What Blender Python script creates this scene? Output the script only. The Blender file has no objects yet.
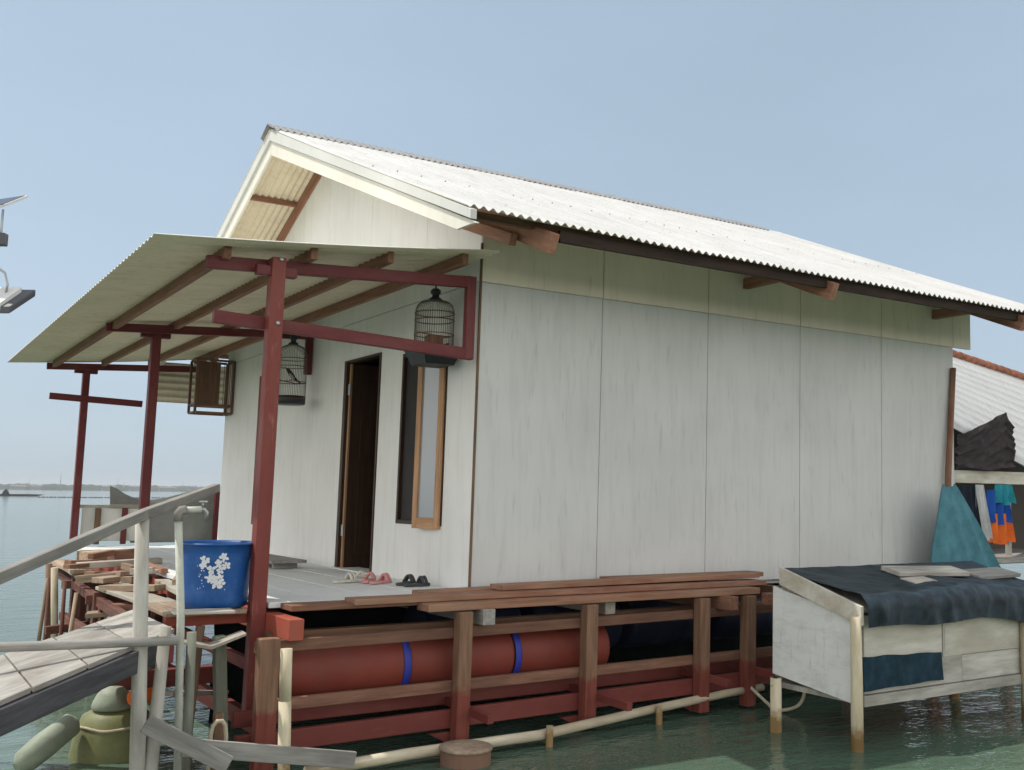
import bpy, math, random
from mathutils import Vector, Matrix
random.seed(7)
C = bpy.context.scene.collection
R = math.radians
# ------------------------------------------------------------------ helpers
# house frame: u along the long side wall, v along the front wall, z up, origin at
# the near bottom corner of the house.  The floating house leans about one degree.
LX, LY = 0.0189, -0.0100
def S(p):
    return Vector((p[0] + LX*p[2], p[1] + LY*p[2], p[2]))

class MB:
    def __init__(s):
        s.v = []; s.f = []; s.g = []; s.sm = []; s.mi = []
    def _add(s, vs, fs, gs, smooth=False, mi=0):
        o = len(s.v); r = random.uniform(0, 50)
        s.v += [Vector(a) for a in vs]
        s.g += [(a[0]+r, a[1]+r*.37, a[2]+r*.71) for a in gs]
        for k, f in enumerate(fs):
            s.f.append([o+i for i in f])
            s.sm.append(smooth if not isinstance(smooth, list) else smooth[k])
            s.mi.append(mi)
        return s
    def box(s, u0, u1, v0, v1, z0, z1, mi=0):
        vs = [(u, v, z) for u in (u0, u1) for v in (v0, v1) for z in (z0, z1)]
        fs = [(0,1,3,2), (4,6,7,5), (0,4,5,1), (2,3,7,6), (0,2,6,4), (1,5,7,3)]
        d = [u1-u0, v1-v0, z1-z0]; k = d.index(max(d)); o = [i for i in range(3) if i != k]
        return s._add(vs, fs, [(p[k], p[o[0]], p[o[1]]) for p in vs], mi=mi)
    def beam(s, p, q, w, h, up=(0,0,1), mi=0, w2=None, h2=None):
        p, q = Vector(p), Vector(q); d = (q-p); L = d.length; d /= L
        up = Vector(up)
        if abs(d.dot(up)) > .98: up = Vector((1,0,0))
        a = d.cross(up).normalized(); b = a.cross(d).normalized()
        w2 = w if w2 is None else w2; h2 = h if h2 is None else h2
        vs = []; gs = []
        for (c, l, ww, hh) in ((p, 0, w, h), (q, L, w2, h2)):
            for (i, j) in ((-1,-1), (1,-1), (1,1), (-1,1)):
                vs.append(c + a*i*ww/2 + b*j*hh/2); gs.append((l, i*ww/2, j*hh/2))
        fs = [(3,2,1,0), (4,5,6,7), (0,1,5,4), (1,2,6,5), (2,3,7,6), (3,0,4,7)]
        return s._add(vs, fs, gs, mi=mi)
    def tube(s, pts, r, n=10, mi=0, caps=True):
        pts = [Vector(p) for p in pts]; m = len(pts)
        rr = r if isinstance(r, (list, tuple)) else [r]*m
        vs = []; gs = []; fs = []; sm = []; L = 0
        t0 = (pts[1]-pts[0]).normalized()
        a = t0.cross(Vector((0,0,1)))
        if a.length < .05: a = t0.cross(Vector((1,0,0)))
        a.normalize()
        for i in range(m):
            t = (pts[min(i+1, m-1)] - pts[max(i-1, 0)]).normalized()
            a = (a - t*a.dot(t)).normalized(); b = t.cross(a)
            if i: L += (pts[i]-pts[i-1]).length
            for k in range(n):
                th = 2*math.pi*k/n
                vs.append(pts[i] + (a*math.cos(th) + b*math.sin(th))*rr[i])
                gs.append((L, rr[i]*math.cos(th), rr[i]*math.sin(th)))
        for i in range(m-1):
            for k in range(n):
                fs.append((i*n+k, i*n+(k+1) % n, (i+1)*n+(k+1) % n, (i+1)*n+k)); sm.append(True)
        if caps:
            fs.append(tuple(range(n))[::-1]); sm.append(False)
            fs.append(tuple((m-1)*n+k for k in range(n))); sm.append(False)
        return s._add(vs, fs, gs, sm, mi)
    def lathe(s, c, prof, n=24, axis='z', mi=0):
        c = Vector(c); vs = []; gs = []; fs = []; m = len(prof)
        for (r, h) in prof:
            for k in range(n):
                th = 2*math.pi*k/n; x, y = r*math.cos(th), r*math.sin(th)
                if axis == 'z': p = c + Vector((x, y, h))
                elif axis == 'u': p = c + Vector((h, x, y))
                else: p = c + Vector((x, h, y))
                vs.append(p); gs.append((h, x, y))
        flip = axis == 'v'
        for i in range(m-1):
            for k in range(n):
                f = (i*n+k, i*n+(k+1) % n, (i+1)*n+(k+1) % n, (i+1)*n+k)
                fs.append(f[::-1] if flip else f)
        return s._add(vs, fs, gs, True, mi)
    def prism(s, poly, off, mi=0):
        poly = [Vector(p) for p in poly]; off = Vector(off); n = len(poly)
        vs = poly + [p+off for p in poly]
        fs = [tuple(range(n))[::-1], tuple(range(n, 2*n))] + [(i, (i+1) % n, n+(i+1) % n, n+i) for i in range(n)]
        return s._add(vs, fs, [(p.x+p.y, p.z, p.x-p.y) for p in vs], mi=mi)
    def grid(s, rows, off, mi=0, mi2=None, smooth=True):
        """closed sheet: rows of points, second face shifted by off"""
        m, n = len(rows), len(rows[0]); off = Vector(off)
        top = [Vector(p) for r in rows for p in r]
        gs = [(p.x, p.y, p.z) for p in top]
        F = [(i*n+j, i*n+j+1, (i+1)*n+j+1, (i+1)*n+j) for i in range(m-1) for j in range(n-1)]
        s._add(top, F, gs, smooth, mi)
        bot = [p+off for p in top]
        s._add(bot, [f[::-1] for f in F], gs, smooth, mi if mi2 is None else mi2)
        rim = [j for j in range(n)] + [i*n+n-1 for i in range(1, m)] + [(m-1)*n+j for j in range(n-2, -1, -1)] + [i*n for i in range(m-2, 0, -1)]
        k = len(rim)
        s._add([top[i] for i in rim] + [bot[i] for i in rim], [(a, k+a, k+(a+1) % k, (a+1) % k) for a in range(k)], [gs[i] for i in rim]*2, False, mi)
        return s
    def build(s, name, mat, parent=None, base=None, bevel=0, shear=True):
        """one mesh object; vertices relative to the thing's base"""
        if parent is not None: b = parent['_b']; b = Vector(b)
        else: b = Vector(base if base is not None else (0,0,0))
        SB = S(b) if shear else b
        me = bpy.data.meshes.new(name)
        me.from_pydata([((S(p) if shear else p) - SB) for p in s.v], [], s.f)
        at = me.attributes.new('gl', 'FLOAT_VECTOR', 'POINT')
        at.data.foreach_set('vector', [c for g in s.g for c in g])
        for m_ in (mat if isinstance(mat, (list, tuple)) else [mat]): me.materials.append(m_)
        me.polygons.foreach_set('use_smooth', s.sm); me.polygons.foreach_set('material_index', s.mi)
        me.update()
        o = bpy.data.objects.new(name, me); C.objects.link(o)
        if parent is not None: o.parent = parent
        else: o.location = SB
        o['_b'] = tuple(b)
        if bevel:
            md = o.modifiers.new('bevel', 'BEVEL'); md.width = bevel; md.segments = 2
            md.limit_method = 'ANGLE'; md.angle_limit = R(50)
        return o

def smooth(p):
    p = [Vector(q) for q in p]; out = []
    for i in range(len(p)-1):
        a, b_, c_, d_ = p[max(0,i-1)], p[i], p[i+1], p[min(len(p)-1,i+2)]
        for k in range(6):
            t_ = k/6; out.append(.5*((2*b_) + (c_-a)*t_ + (2*a-5*b_+4*c_-d_)*t_*t_ + (3*b_-a-3*c_+d_)*t_**3))
    return out+[p[-1]]
def tag(o, label, cat, group=None):
    o['label'] = label; o['category'] = cat
    if group: o['group'] = group
    return o
def thing(name, base, label, cat, group=None):
    o = bpy.data.objects.new(name, None); C.objects.link(o); o.location = S(base)
    o.empty_display_size = .1; o['_b'] = tuple(base)
    return tag(o, label, cat, group)
def copy_tree(o, parent=None, delta=None):
    c = o.copy(); C.objects.link(c)
    if parent is not None: c.parent = parent
    if delta is not None: c.location = o.location + Vector(delta)
    for ch in [x for x in bpy.data.objects if x.parent == o]: copy_tree(ch, c)
    return c

# ------------------------------------------------------------------ materials
def newmat(name):
    m = bpy.data.materials.new(name); m.use_nodes = True
    nt = m.node_tree; b = nt.nodes['Principled BSDF']
    return m, nt, b
def N(nt, t, **k):
    n = nt.nodes.new(t)
    for a, v in k.items(): setattr(n, a, v)
    return n
def ramp(nt, stops):
    r = N(nt, 'ShaderNodeValToRGB'); e = r.color_ramp.elements
    while len(e) < len(stops): e.new(.5)
    for i, (p, c) in enumerate(stops):
        e[i].position = p; e[i].color = (c[0], c[1], c[2], 1)
    return r
def coords(nt, scale, attr=None):
    mp = N(nt, 'ShaderNodeMapping'); mp.inputs['Scale'].default_value = scale
    if attr: a = N(nt, 'ShaderNodeAttribute', attribute_name=attr); nt.links.new(a.outputs['Vector'], mp.inputs['Vector'])
    else: a = N(nt, 'ShaderNodeTexCoord'); nt.links.new(a.outputs['Object'], mp.inputs['Vector'])
    return mp
def noise(nt, vec, scale, detail=5, rough=.6):
    n = N(nt, 'ShaderNodeTexNoise'); n.inputs['Scale'].default_value = scale
    n.inputs['Detail'].default_value = detail; n.inputs['Roughness'].default_value = rough
    nt.links.new(vec.outputs[0], n.inputs['Vector']); return n
def mix(nt, a, b, fac, mode='MIX'):
    m = N(nt, 'ShaderNodeMix', data_type='RGBA', blend_type=mode)
    for sock, v in ((m.inputs[6], a), (m.inputs[7], b), (m.inputs[0], fac)):
        if hasattr(v, 'is_output') or isinstance(v, bpy.types.NodeSocket): nt.links.new(v, sock)
        elif isinstance(v, (int, float)): sock.default_value = v
        else: sock.default_value = (v[0], v[1], v[2], 1)
    return m.outputs[2]
def bump(nt, b, h, strength, dist=.01):
    n = N(nt, 'ShaderNodeBump'); n.inputs['Strength'].default_value = strength; n.inputs['Distance'].default_value = dist
    nt.links.new(h, n.inputs['Height']); nt.links.new(n.outputs[0], b.inputs['Normal'])

def wood(name, dark, light, rough=.75, dirt=None, dirt_amt=.5, grain=14):
    m, nt, b = newmat(name)
    c1 = coords(nt, (1.2, grain, grain), 'gl'); n1 = noise(nt, c1, 2.2, 6, .65)
    c2 = coords(nt, (.7, 2.2, 2.2), 'gl'); n2 = noise(nt, c2, 2.0, 4, .6)
    r = ramp(nt, [(.3, dark), (.72, light)]); nt.links.new(n1.outputs[0], r.inputs[0])
    col = r.outputs[0]
    oi = N(nt, 'ShaderNodeObjectInfo')
    hs = N(nt, 'ShaderNodeHueSaturation'); mr = N(nt, 'ShaderNodeMapRange')
    mr.inputs[3].default_value = .78; mr.inputs[4].default_value = 1.18
    nt.links.new(oi.outputs['Random'], mr.inputs[0]); nt.links.new(mr.outputs[0], hs.inputs['Value'])
    nt.links.new(col, hs.inputs['Color']); col = hs.outputs[0]
    if dirt:
        dr = ramp(nt, [(.42, (0,0,0)), (.66, (dirt_amt,)*3)]); nt.links.new(n2.outputs[0], dr.inputs[0])
        col = mix(nt, col, dirt, dr.outputs[0])
    nt.links.new(col, b.inputs['Base Color']); b.inputs['Roughness'].default_value = rough
    b.inputs['Specular IOR Level'].default_value = .3
    bump(nt, b, n1.outputs[0], .35, .006)
    return m

def painted(name, base, worn, amt=.35, rough=.5, sc=3., dirt=(.12,.08,.06), spec=.4):
    """brushed paint on timber: two tones, chips of worn colour, grime"""
    m, nt, b = newmat(name)
    c1 = coords(nt, (1.0, 5, 5), 'gl'); n1 = noise(nt, c1, sc, 6, .7)
    c2 = coords(nt, (.8, 2, 2), 'gl'); n2 = noise(nt, c2, 2.3, 5, .6)
    r = ramp(nt, [(.35, [x*.82 for x in base]), (.65, [min(1, x*1.15) for x in base])]); nt.links.new(n2.outputs[0], r.inputs[0])
    r1 = ramp(nt, [(.58, (0,0,0)), (.72, (amt,)*3)]); nt.links.new(n1.outputs[0], r1.inputs[0])
    col = mix(nt, r.outputs[0], worn, r1.outputs[0])
    r2 = ramp(nt, [(.5, (0,0,0)), (.8, (.45,)*3)]); nt.links.new(n2.outputs[0], r2.inputs[0])
    col = mix(nt, col, dirt, r2.outputs[0])
    nt.links.new(col, b.inputs['Base Color'])
    rr = ramp(nt, [(.3, (rough-.12,)*3), (.7, (min(1, rough+.2),)*3)]); nt.links.new(n1.outputs[0], rr.inputs[0])
    nt.links.new(rr.outputs[0], b.inputs['Roughness']); b.inputs['Specular IOR Level'].default_value = spec
    bump(nt, b, n1.outputs[0], .2, .004)
    return m

def board(name, base, stain, streak=.35, axis_scale=(3.2, 3.2, .35), rough=.7, fine=.06):
    """painted fibre cement sheet: vertical streaks, blotches"""
    m, nt, b = newmat(name)
    c1 = coords(nt, axis_scale); n1 = noise(nt, c1, 3.5, 6, .68)
    c2 = coords(nt, (1, 1, 1)); n2 = noise(nt, c2, 1.1, 3, .5)
    c3 = coords(nt, (9, 9, 1.2)); n3 = noise(nt, c3, 3., 3, .5)
    r = ramp(nt, [(.48, (0,0,0)), (.75, (streak,)*3)]); nt.links.new(n1.outputs[0], r.inputs[0])
    r2 = ramp(nt, [(.3, [x*.93 for x in base]), (.7, [min(1, x*1.05) for x in base])]); nt.links.new(n2.outputs[0], r2.inputs[0])
    col = mix(nt, r2.outputs[0], stain, r.outputs[0])
    r3 = ramp(nt, [(.6, (0,0,0)), (.72, (fine*3,)*3)]); nt.links.new(n3.outputs[0], r3.inputs[0])
    col = mix(nt, col, [x*.6 for x in stain], r3.outputs[0])
    nt.links.new(col, b.inputs['Base Color']); b.inputs['Roughness'].default_value = rough
    b.inputs['Specular IOR Level'].default_value = .25
    ah = N(nt, 'ShaderNodeMath', operation='MULTIPLY_ADD'); ah.inputs[1].default_value = 5.0
    nt.links.new(n2.outputs[0], ah.inputs[0]); nt.links.new(n3.outputs[0], ah.inputs[2]); bump(nt, b, ah.outputs[0], .14, .006)
    return m

def plastic(name, base, rough=.4, var=.15, spec=.5, sc=4, dirt=None, damt=.5):
    m, nt, b = newmat(name)
    c = coords(nt, (1,1,1)); n = noise(nt, c, sc, 5, .6)
    r = ramp(nt, [(.3, [x*(1-var) for x in base]), (.7, [min(1, x*(1+var)) for x in base])]); nt.links.new(n.outputs[0], r.inputs[0])
    col = r.outputs[0]
    if dirt:
        n2 = noise(nt, c, sc*2.3, 6, .7); r2 = ramp(nt, [(.5, (0,0,0)), (.7, (damt,)*3)]); nt.links.new(n2.outputs[0], r2.inputs[0])
        col = mix(nt, col, dirt, r2.outputs[0])
    nt.links.new(col, b.inputs['Base Color'])
    rr = N(nt, 'ShaderNodeMapRange'); rr.inputs[3].default_value = max(.05, rough-.15); rr.inputs[4].default_value = min(1, rough+.25)
    n4 = noise(nt, c, sc*4, 5, .7); nt.links.new(n4.outputs[0], rr.inputs[0]); nt.links.new(rr.outputs[0], b.inputs['Roughness'])
    b.inputs['Specular IOR Level'].default_value = spec; bump(nt, b, n4.outputs[0], .1, .003)
    return m

def cloth(name, base, var=.25, sc=6, rough=.9, weave=220):
    m, nt, b = newmat(name)
    c = coords(nt, (1,1,1)); n = noise(nt, c, sc, 5, .6)
    r = ramp(nt, [(.3, [x*(1-var) for x in base]), (.7, [min(1, x*(1+var)) for x in base])]); nt.links.new(n.outputs[0], r.inputs[0])
    nt.links.new(r.outputs[0], b.inputs['Base Color']); b.inputs['Roughness'].default_value = rough
    b.inputs['Specular IOR Level'].default_value = .15
    n2 = noise(nt, c, weave, 2, .5); bump(nt, b, n2.outputs[0], .3, .003)
    return m

M = {}
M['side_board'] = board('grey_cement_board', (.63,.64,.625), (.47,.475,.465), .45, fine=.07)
M['strip_board'] = board('warm_bounce_board', (.86,.765,.64), (.70,.60,.47), .45, fine=.1)  # warm base colour paints in the bounce light below the eave
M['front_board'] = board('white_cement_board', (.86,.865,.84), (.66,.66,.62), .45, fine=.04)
M['fascia'] = board('cream_fascia_paint', (.78,.76,.68), (.6,.55,.42), .3, fine=.03)
M['flashing'] = board('pale_flashing', (.66,.67,.64), (.5,.5,.46), .3, fine=.03)
M['roof_top'] = board('white_roof_paint', (.57,.57,.56), (.36,.33,.29), .6, (5,.5,.5), rough=.5, fine=.15)
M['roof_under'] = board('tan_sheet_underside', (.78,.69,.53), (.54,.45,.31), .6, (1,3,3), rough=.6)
M['awning_top'] = board('pale_awning_sheet', (.74,.74,.68), (.5,.46,.36), .4, (.8,3,1), rough=.5)
M['joint'] = plastic('grey_joint_filler', (.46,.44,.41), .9)
M['ridge_dark'] = board('grey_ridge_metal', (.27,.275,.28), (.12,.11,.10), .7, (2,2,2), rough=.6)
M['screw'] = plastic('weathered_screw', (.33,.31,.28), .6)
M['brown_wood'] = wood('brown_rafter_wood', (.09,.045,.025), (.22,.12,.075), .7)
M['dark_eave'] = wood('eave_shadow_wood', (.018,.010,.008), (.05,.03,.022), .8)  # near-black tone paints the deep shadow under the roof edge onto the board
M['tie_wood'] = wood('reddish_beam_wood', (.20,.09,.055), (.38,.20,.13), .7)
M['plank_red'] = wood('reddish_plank_wood', (.17,.075,.045), (.33,.165,.105), .7, (.42,.30,.2), .35)
M['post_wood'] = wood('weathered_post_wood', (.14,.08,.05), (.27,.17,.11), .8, (.1,.07,.05), .5)
M['grey_wood'] = wood('grey_weathered_wood', (.24,.23,.21), (.44,.43,.40), .85, (.12,.11,.1), .5)
M['pale_wood'] = wood('sun_bleached_wood', (.36,.33,.28), (.56,.52,.45), .85, (.22,.19,.15), .6)
M['slat_wood'] = wood('grey_slat_wood', (.30,.285,.26), (.45,.43,.395), .85, (.17,.15,.13), .7)
M['scrap_wood'] = wood('scrap_timber', (.28,.20,.14), (.52,.42,.31), .85, (.15,.09,.06), .6)
M['casement_wood'] = wood('varnished_frame_wood', (.30,.16,.08), (.52,.31,.17), .55)
M['door_wood'] = wood('dark_door_wood', (.028,.014,.008), (.07,.035,.02), .5)
M['maroon'] = painted('maroon_paint', (.145,.022,.024), (.28,.09,.07), .45, .5)
M['maroon_light'] = painted('red_oxide_post_paint', (.215,.045,.036), (.40,.19,.15), .6, .55)
M['red_beam'] = painted('rust_red_beam_paint', (.185,.040,.032), (.24,.11,.08), .5, .65)
M['red_block'] = painted('bright_red_end_paint', (.36,.075,.045), (.4,.2,.14), .3, .55)
M['deck'] = board('grey_deck_board', (.74,.755,.75), (.60,.60,.59), .5, (1.5,4,1), fine=.1)
M['drum'] = plastic('rust_red_drum', (.20,.036,.022), .55, .2, .4, 3, (.13,.06,.045), .4)
M['strap'] = plastic('blue_strap', (.02,.035,.30), .5)
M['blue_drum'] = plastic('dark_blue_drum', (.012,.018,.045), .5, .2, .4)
M['net'] = cloth('added_dark_net', (.012,.018,.016), .4, 8)
M['bucket'] = plastic('blue_bucket_plastic', (.006,.078,.29), .36, .2, .5, 5, (.05,.16,.36), .5)
M['white_decal'] = plastic('white_print', (.72,.76,.80), .5, .1)
M['pvc'] = plastic('pale_pvc_pipe', (.55,.57,.50), .45, .15, .4, 6, (.3,.3,.24), .5)
M['steel'] = plastic('dull_steel', (.42,.43,.43), .35); M['steel'].node_tree.nodes['Principled BSDF'].inputs['Metallic'].default_value = .8
M['pole_grey'] = wood('grey_bamboo_pole', (.36,.35,.31), (.56,.55,.50), .75, (.2,.18,.14), .5, 9)
M['pole_green'] = wood('greenish_pole', (.20,.22,.17), (.36,.38,.31), .8, (.1,.1,.07), .5, 9)
M['bamboo'] = wood('pale_bamboo', (.46,.40,.27), (.68,.62,.47), .6, (.28,.2,.11), .5, 7)
M['bamboo_dry'] = wood('dry_pale_bamboo', (.42,.36,.25), (.62,.56,.43), .6, (.26,.19,.11), .5, 7)
nt = M['bamboo'].node_tree; b = nt.nodes['Principled BSDF']; src = b.inputs['Base Color'].links[0].from_socket
ge = N(nt, 'ShaderNodeNewGeometry'); sx = N(nt, 'ShaderNodeSeparateXYZ'); nt.links.new(ge.outputs['Position'], sx.inputs[0])
n2 = noise(nt, coords(nt, (1,1,1)), 16, 4, .6); ad = N(nt, 'ShaderNodeMath', operation='MULTIPLY_ADD'); ad.inputs[1].default_value = .22
nt.links.new(n2.outputs[0], ad.inputs[0]); nt.links.new(sx.outputs[2], ad.inputs[2])
mr = N(nt, 'ShaderNodeMapRange'); mr.inputs[1].default_value = -.80; mr.inputs[2].default_value = -.70; nt.links.new(ad.outputs[0], mr.inputs[0])
nt.links.new(mix(nt, (.24,.15,.06), src, mr.outputs[0]), b.inputs['Base Color'])
M['hutch_white'] = board('peeling_white_paint', (.76,.78,.76), (.42,.41,.38), .5, (1.6,1.6,4.5), fine=.08)
M['hutch_front'] = wood('dirty_white_board', (.52,.50,.43), (.72,.70,.62), .8, (.32,.29,.22), .55, 7)
M['hutch_grey'] = wood('bare_grey_board', (.30,.29,.26), (.55,.53,.48), .85, (.16,.14,.11), .6, 9)
M['hutch_cream'] = wood('dirty_cream_board', (.53,.50,.43), (.72,.69,.61), .8, (.36,.31,.22), .6, 7)
M['tarp'] = cloth('blue_black_tarp', (.022,.035,.046), .6, 9, .5, 60)
M['patch'] = cloth('navy_shade_cloth', (.014,.036,.055), .45, 8, .8, 160)
M['teal'] = cloth('teal_fabric', (.085,.22,.27), .25, 7)
M['darkcloth'] = cloth('dark_brown_cloth', (.055,.045,.048), .35, 8)
M['black'] = plastic('black_plastic', (.012,.013,.016), .4)
M['wire'] = plastic('brown_cage_wire', (.13,.115,.08), .5)
M['cane'] = wood('cage_brown_wood', (.10,.05,.03), (.22,.12,.07), .6)
M['dark_opening'] = plastic('room_dark', (.03,.028,.028), .8)
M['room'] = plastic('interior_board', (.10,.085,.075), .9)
M['white_panel'] = board('white_fence_panel', (.72,.72,.68), (.55,.5,.42), .4)
M['grey_tarp'] = cloth('grey_tarpaulin', (.24,.245,.225), .15, 4, .7)
M['olive'] = plastic('olive_float', (.16,.17,.065), .5, .25, .4, 5, (.26,.26,.14), .5)
M['pale_green'] = plastic('pale_green_float', (.30,.34,.26), .55, .2, .4, 6, (.18,.2,.13), .5)
M['dark_side'] = wood('charcoal_edge_board', (.045,.045,.05), (.11,.11,.12), .75)
M['rope'] = cloth('pale_rope', (.50,.44,.32), .2, 20)
M['tile'] = plastic('terracotta_tile', (.38,.15,.09), .8, .35, .3, 9, (.12,.06,.05), .6)
M['orange'] = cloth('orange_cloth', (.75,.16,.03), .15)
M['blue_cloth'] = cloth('blue_cloth', (.02,.09,.38), .2)
M['teal_cloth'] = cloth('turquoise_cloth', (.03,.28,.33), .2)
M['white_cloth'] = cloth('white_cloth', (.60,.60,.60), .15)
M['navy_cloth'] = cloth('navy_cloth', (.02,.025,.04), .3)
M['pink'] = plastic('pink_rubber', (.62,.28,.27), .6)
M['cream_rubber'] = plastic('cream_rubber', (.62,.60,.52), .6)
M['grey_rubber'] = plastic('charcoal_rubber', (.05,.05,.055), .6)
M['panel_blue'] = plastic('solar_cells', (.02,.03,.06), .15)
M['lamp_grey'] = plastic('lamp_housing', (.08,.085,.10), .4)
M['lamp_white'] = plastic('lamp_reflector', (.70,.70,.68), .4)
M['alu'] = plastic('aluminium', (.62,.63,.64), .4)
M['shore'] = plastic('shore_vegetation', (.05,.065,.045), .95, .4, .1, .02)
M['hut_far'] = plastic('far_wall_paint', (.17,.17,.165), .9, .2, .1, .05)
M['bird'] = plastic('black_feathers', (.012,.012,.014), .5)
M['bird_pale'] = plastic('pale_feathers', (.45,.42,.36), .7)
M['concrete'] = board('concrete_pile', (.22,.13,.09), (.16,.11,.08), .6, (3,3,2), rough=.9)
M['brick_dirt'] = wood('rusty_frame_timber', (.07,.025,.02), (.19,.075,.055), .8, (.3,.2,.15), .3)

# pane of the casement
m, nt, b = newmat('window_glass'); b.inputs['Base Color'].default_value = (.30,.34,.37,1); b.inputs['Roughness'].default_value = .08
b.inputs['Specular IOR Level'].default_value = .8; M['pane'] = m

# two-tone post: bare wood above, red oxide below a ragged line (paint that stays put)
m, nt, b = newmat('half_painted_post')
cc = coords(nt, (1.2, 14, 14), 'gl'); n1 = noise(nt, cc, 2.2, 6, .65)
r1 = ramp(nt, [(.3, (.15,.08,.05)), (.72, (.30,.175,.11))]); nt.links.new(n1.outputs[0], r1.inputs[0])
r2 = ramp(nt, [(.3, (.15,.036,.028)), (.72, (.25,.072,.05))]); nt.links.new(n1.outputs[0], r2.inputs[0])
ge = N(nt, 'ShaderNodeNewGeometry'); sx = N(nt, 'ShaderNodeSeparateXYZ'); nt.links.new(ge.outputs['Position'], sx.inputs[0])
c2 = coords(nt, (1,1,1)); n2 = noise(nt, c2, 14, 4, .6)
ad = N(nt, 'ShaderNodeMath', operation='MULTIPLY_ADD'); ad.inputs[1].default_value = .22; nt.links.new(n2.outputs[0], ad.inputs[0]); nt.links.new(sx.outputs[2], ad.inputs[2])
mr = N(nt, 'ShaderNodeMapRange'); mr.inputs[1].default_value = -.54; mr.inputs[2].default_value = -.48; nt.links.new(ad.outputs[0], mr.inputs[0])
nt.links.new(mix(nt, r2.outputs[0], r1.outputs[0], mr.outputs[0]), b.inputs['Base Color']); b.inputs['Roughness'].default_value = .75
b.inputs['Specular IOR Level'].default_value = .3
bump(nt, b, n1.outputs[0], .35, .006); M['half_post'] = m
M['frame_wood'] = wood('reddish_frame_wood', (.135,.062,.042), (.27,.145,.095), .8, (.1,.05,.04), .5)

# ------------------------------------------------------------------ setting: water
m, nt, b = newmat('sea_water')
tc = N(nt, 'ShaderNodeNewGeometry')
def wmap(sc):
    mp = N(nt, 'ShaderNodeMapping'); mp.inputs['Scale'].default_value = sc; mp.inputs['Rotation'].default_value = (0,0,R(-25))
    nt.links.new(tc.outputs['Position'], mp.inputs['Vector']); return mp
nA = noise(nt, wmap((1, 2.2, 1)), 1.1, 5, .62); nB = noise(nt, wmap((1, 1.8, 1)), 6.5, 4, .6); nC = noise(nt, wmap((.05, .22, 1)), .5, 4, .55)
a1 = N(nt, 'ShaderNodeMath', operation='MULTIPLY_ADD'); a1.inputs[1].default_value = .13
nt.links.new(nB.outputs[0], a1.inputs[0]); nt.links.new(nA.outputs[0], a1.inputs[2])
bump(nt, b, a1.outputs[0], .40, .09)
rw = ramp(nt, [(.35, (.062,.112,.076)), (.65, (.10,.152,.112))]); nt.links.new(nC.outputs[0], rw.inputs[0])
nt.links.new(rw.outputs[0], b.inputs['Base Color']); b.inputs['Roughness'].default_value = .06; b.inputs['IOR'].default_value = 1.33
M['water'] = m
w = MB(); WZ = -1.0
w._add([(-6500,-6500,WZ), (6500,-6500,WZ), (6500,6500,WZ), (-6500,6500,WZ)], [(0,1,2,3)], [(0,0,0)]*4)
o = w.build('water', M['water'], shear=False); o['kind'] = 'structure'

# ------------------------------------------------------------------ the floating house
H = thing('floating_house', (3,3.3,0), 'white board floating house with corrugated gable roof, open dark door and casement window', 'house')
RV, RZ, SL = 3.35, 4.58, .440           # ridge position, height, slope
def rz(v): return RZ - SL*abs(v-RV)
PW = 1.22
g = .004
# long side wall
mb = MB()
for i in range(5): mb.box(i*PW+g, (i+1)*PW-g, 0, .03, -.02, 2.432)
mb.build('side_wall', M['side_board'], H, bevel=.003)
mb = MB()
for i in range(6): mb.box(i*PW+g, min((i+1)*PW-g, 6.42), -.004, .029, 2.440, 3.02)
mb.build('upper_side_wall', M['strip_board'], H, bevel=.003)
MB().box(.02, 6.085, .008, .06, -.02, 3.0).build('wall_backing', M['joint'], H)
MB().box(-.012, .004, -.012, .006, -.02, 2.75).build('corner_trim', M['post_wood'], H)
# back wall and left wall
MB().box(6.04, 6.098, .061, 6.75, -.02, 2.9).build('back_wall', M['side_board'], H)
mb = MB().prism([(6.04,.061,2.902), (6.04,6.75,2.902), (6.04,RV,4.42)], (.058,0,0)); mb.build('back_gable', M['side_board'], H)
MB().box(.06, 6.03, 6.69, 6.75, -.02, 2.95).build('left_wall', M['front_board'], H)
# front wall with door and window openings
mb = MB(); E_ = .05
def fw(v0, v1, z0, z1): mb.box(0, E_, v0+g/2, v1-g/2, z0, z1)
fw(.006, .5, -.02, 2.44); fw(.5, 1.35, -.02, .48); fw(.5, 1.35, 2.0, 2.44); fw(1.35, 1.82, -.02, 2.44)
fw(1.82, 2.68, 2.07, 2.44); fw(2.68, 3.62, -.02, 2.44); fw(3.62, 4.84, -.02, 2.44); fw(4.84, 6.06, -.02, 2.44); fw(6.06, 6.75, -.02, 2.44)
mb.build('front_wall', M['front_board'], H, bevel=.003)
mb = MB(); ed = [.006, .98, 2.2, RV, 4.6, 5.8, 6.75]
for a, b_ in zip(ed, ed[1:]):
    a += g/2; b_ -= g/2
    mb.prism([(-.003,a,2.446), (-.003,b_,2.446), (-.003,b_,rz(b_)-.10), (-.003,a,rz(a)-.10)], (E_,0,0))
mb.build('gable_wall', M['front_board'], H, bevel=.003)
mb = MB()
mb.beam((-.012,RV,rz(RV)-.09), (-.012,6.9,rz(6.9)-.09), .03, .02); mb.build('gable_trim', M['brown_wood'], H)
MB().box(-.016, -.002, 5.26, 5.34, .35, 2.16).build('wall_batten', M['maroon_light'], H, bevel=.003)
# floor, interior
MB().box(0.001, 6.10, .06, 6.69, -.06, -.022).build('house_floor', M['deck'], H)
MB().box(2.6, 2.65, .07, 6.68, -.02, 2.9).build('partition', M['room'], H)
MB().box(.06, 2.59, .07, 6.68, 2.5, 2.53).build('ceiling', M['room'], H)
MB().box(.052, 2.59, .061, .066, -.02, 2.49).build('room_lining', M['room'], H)
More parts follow.
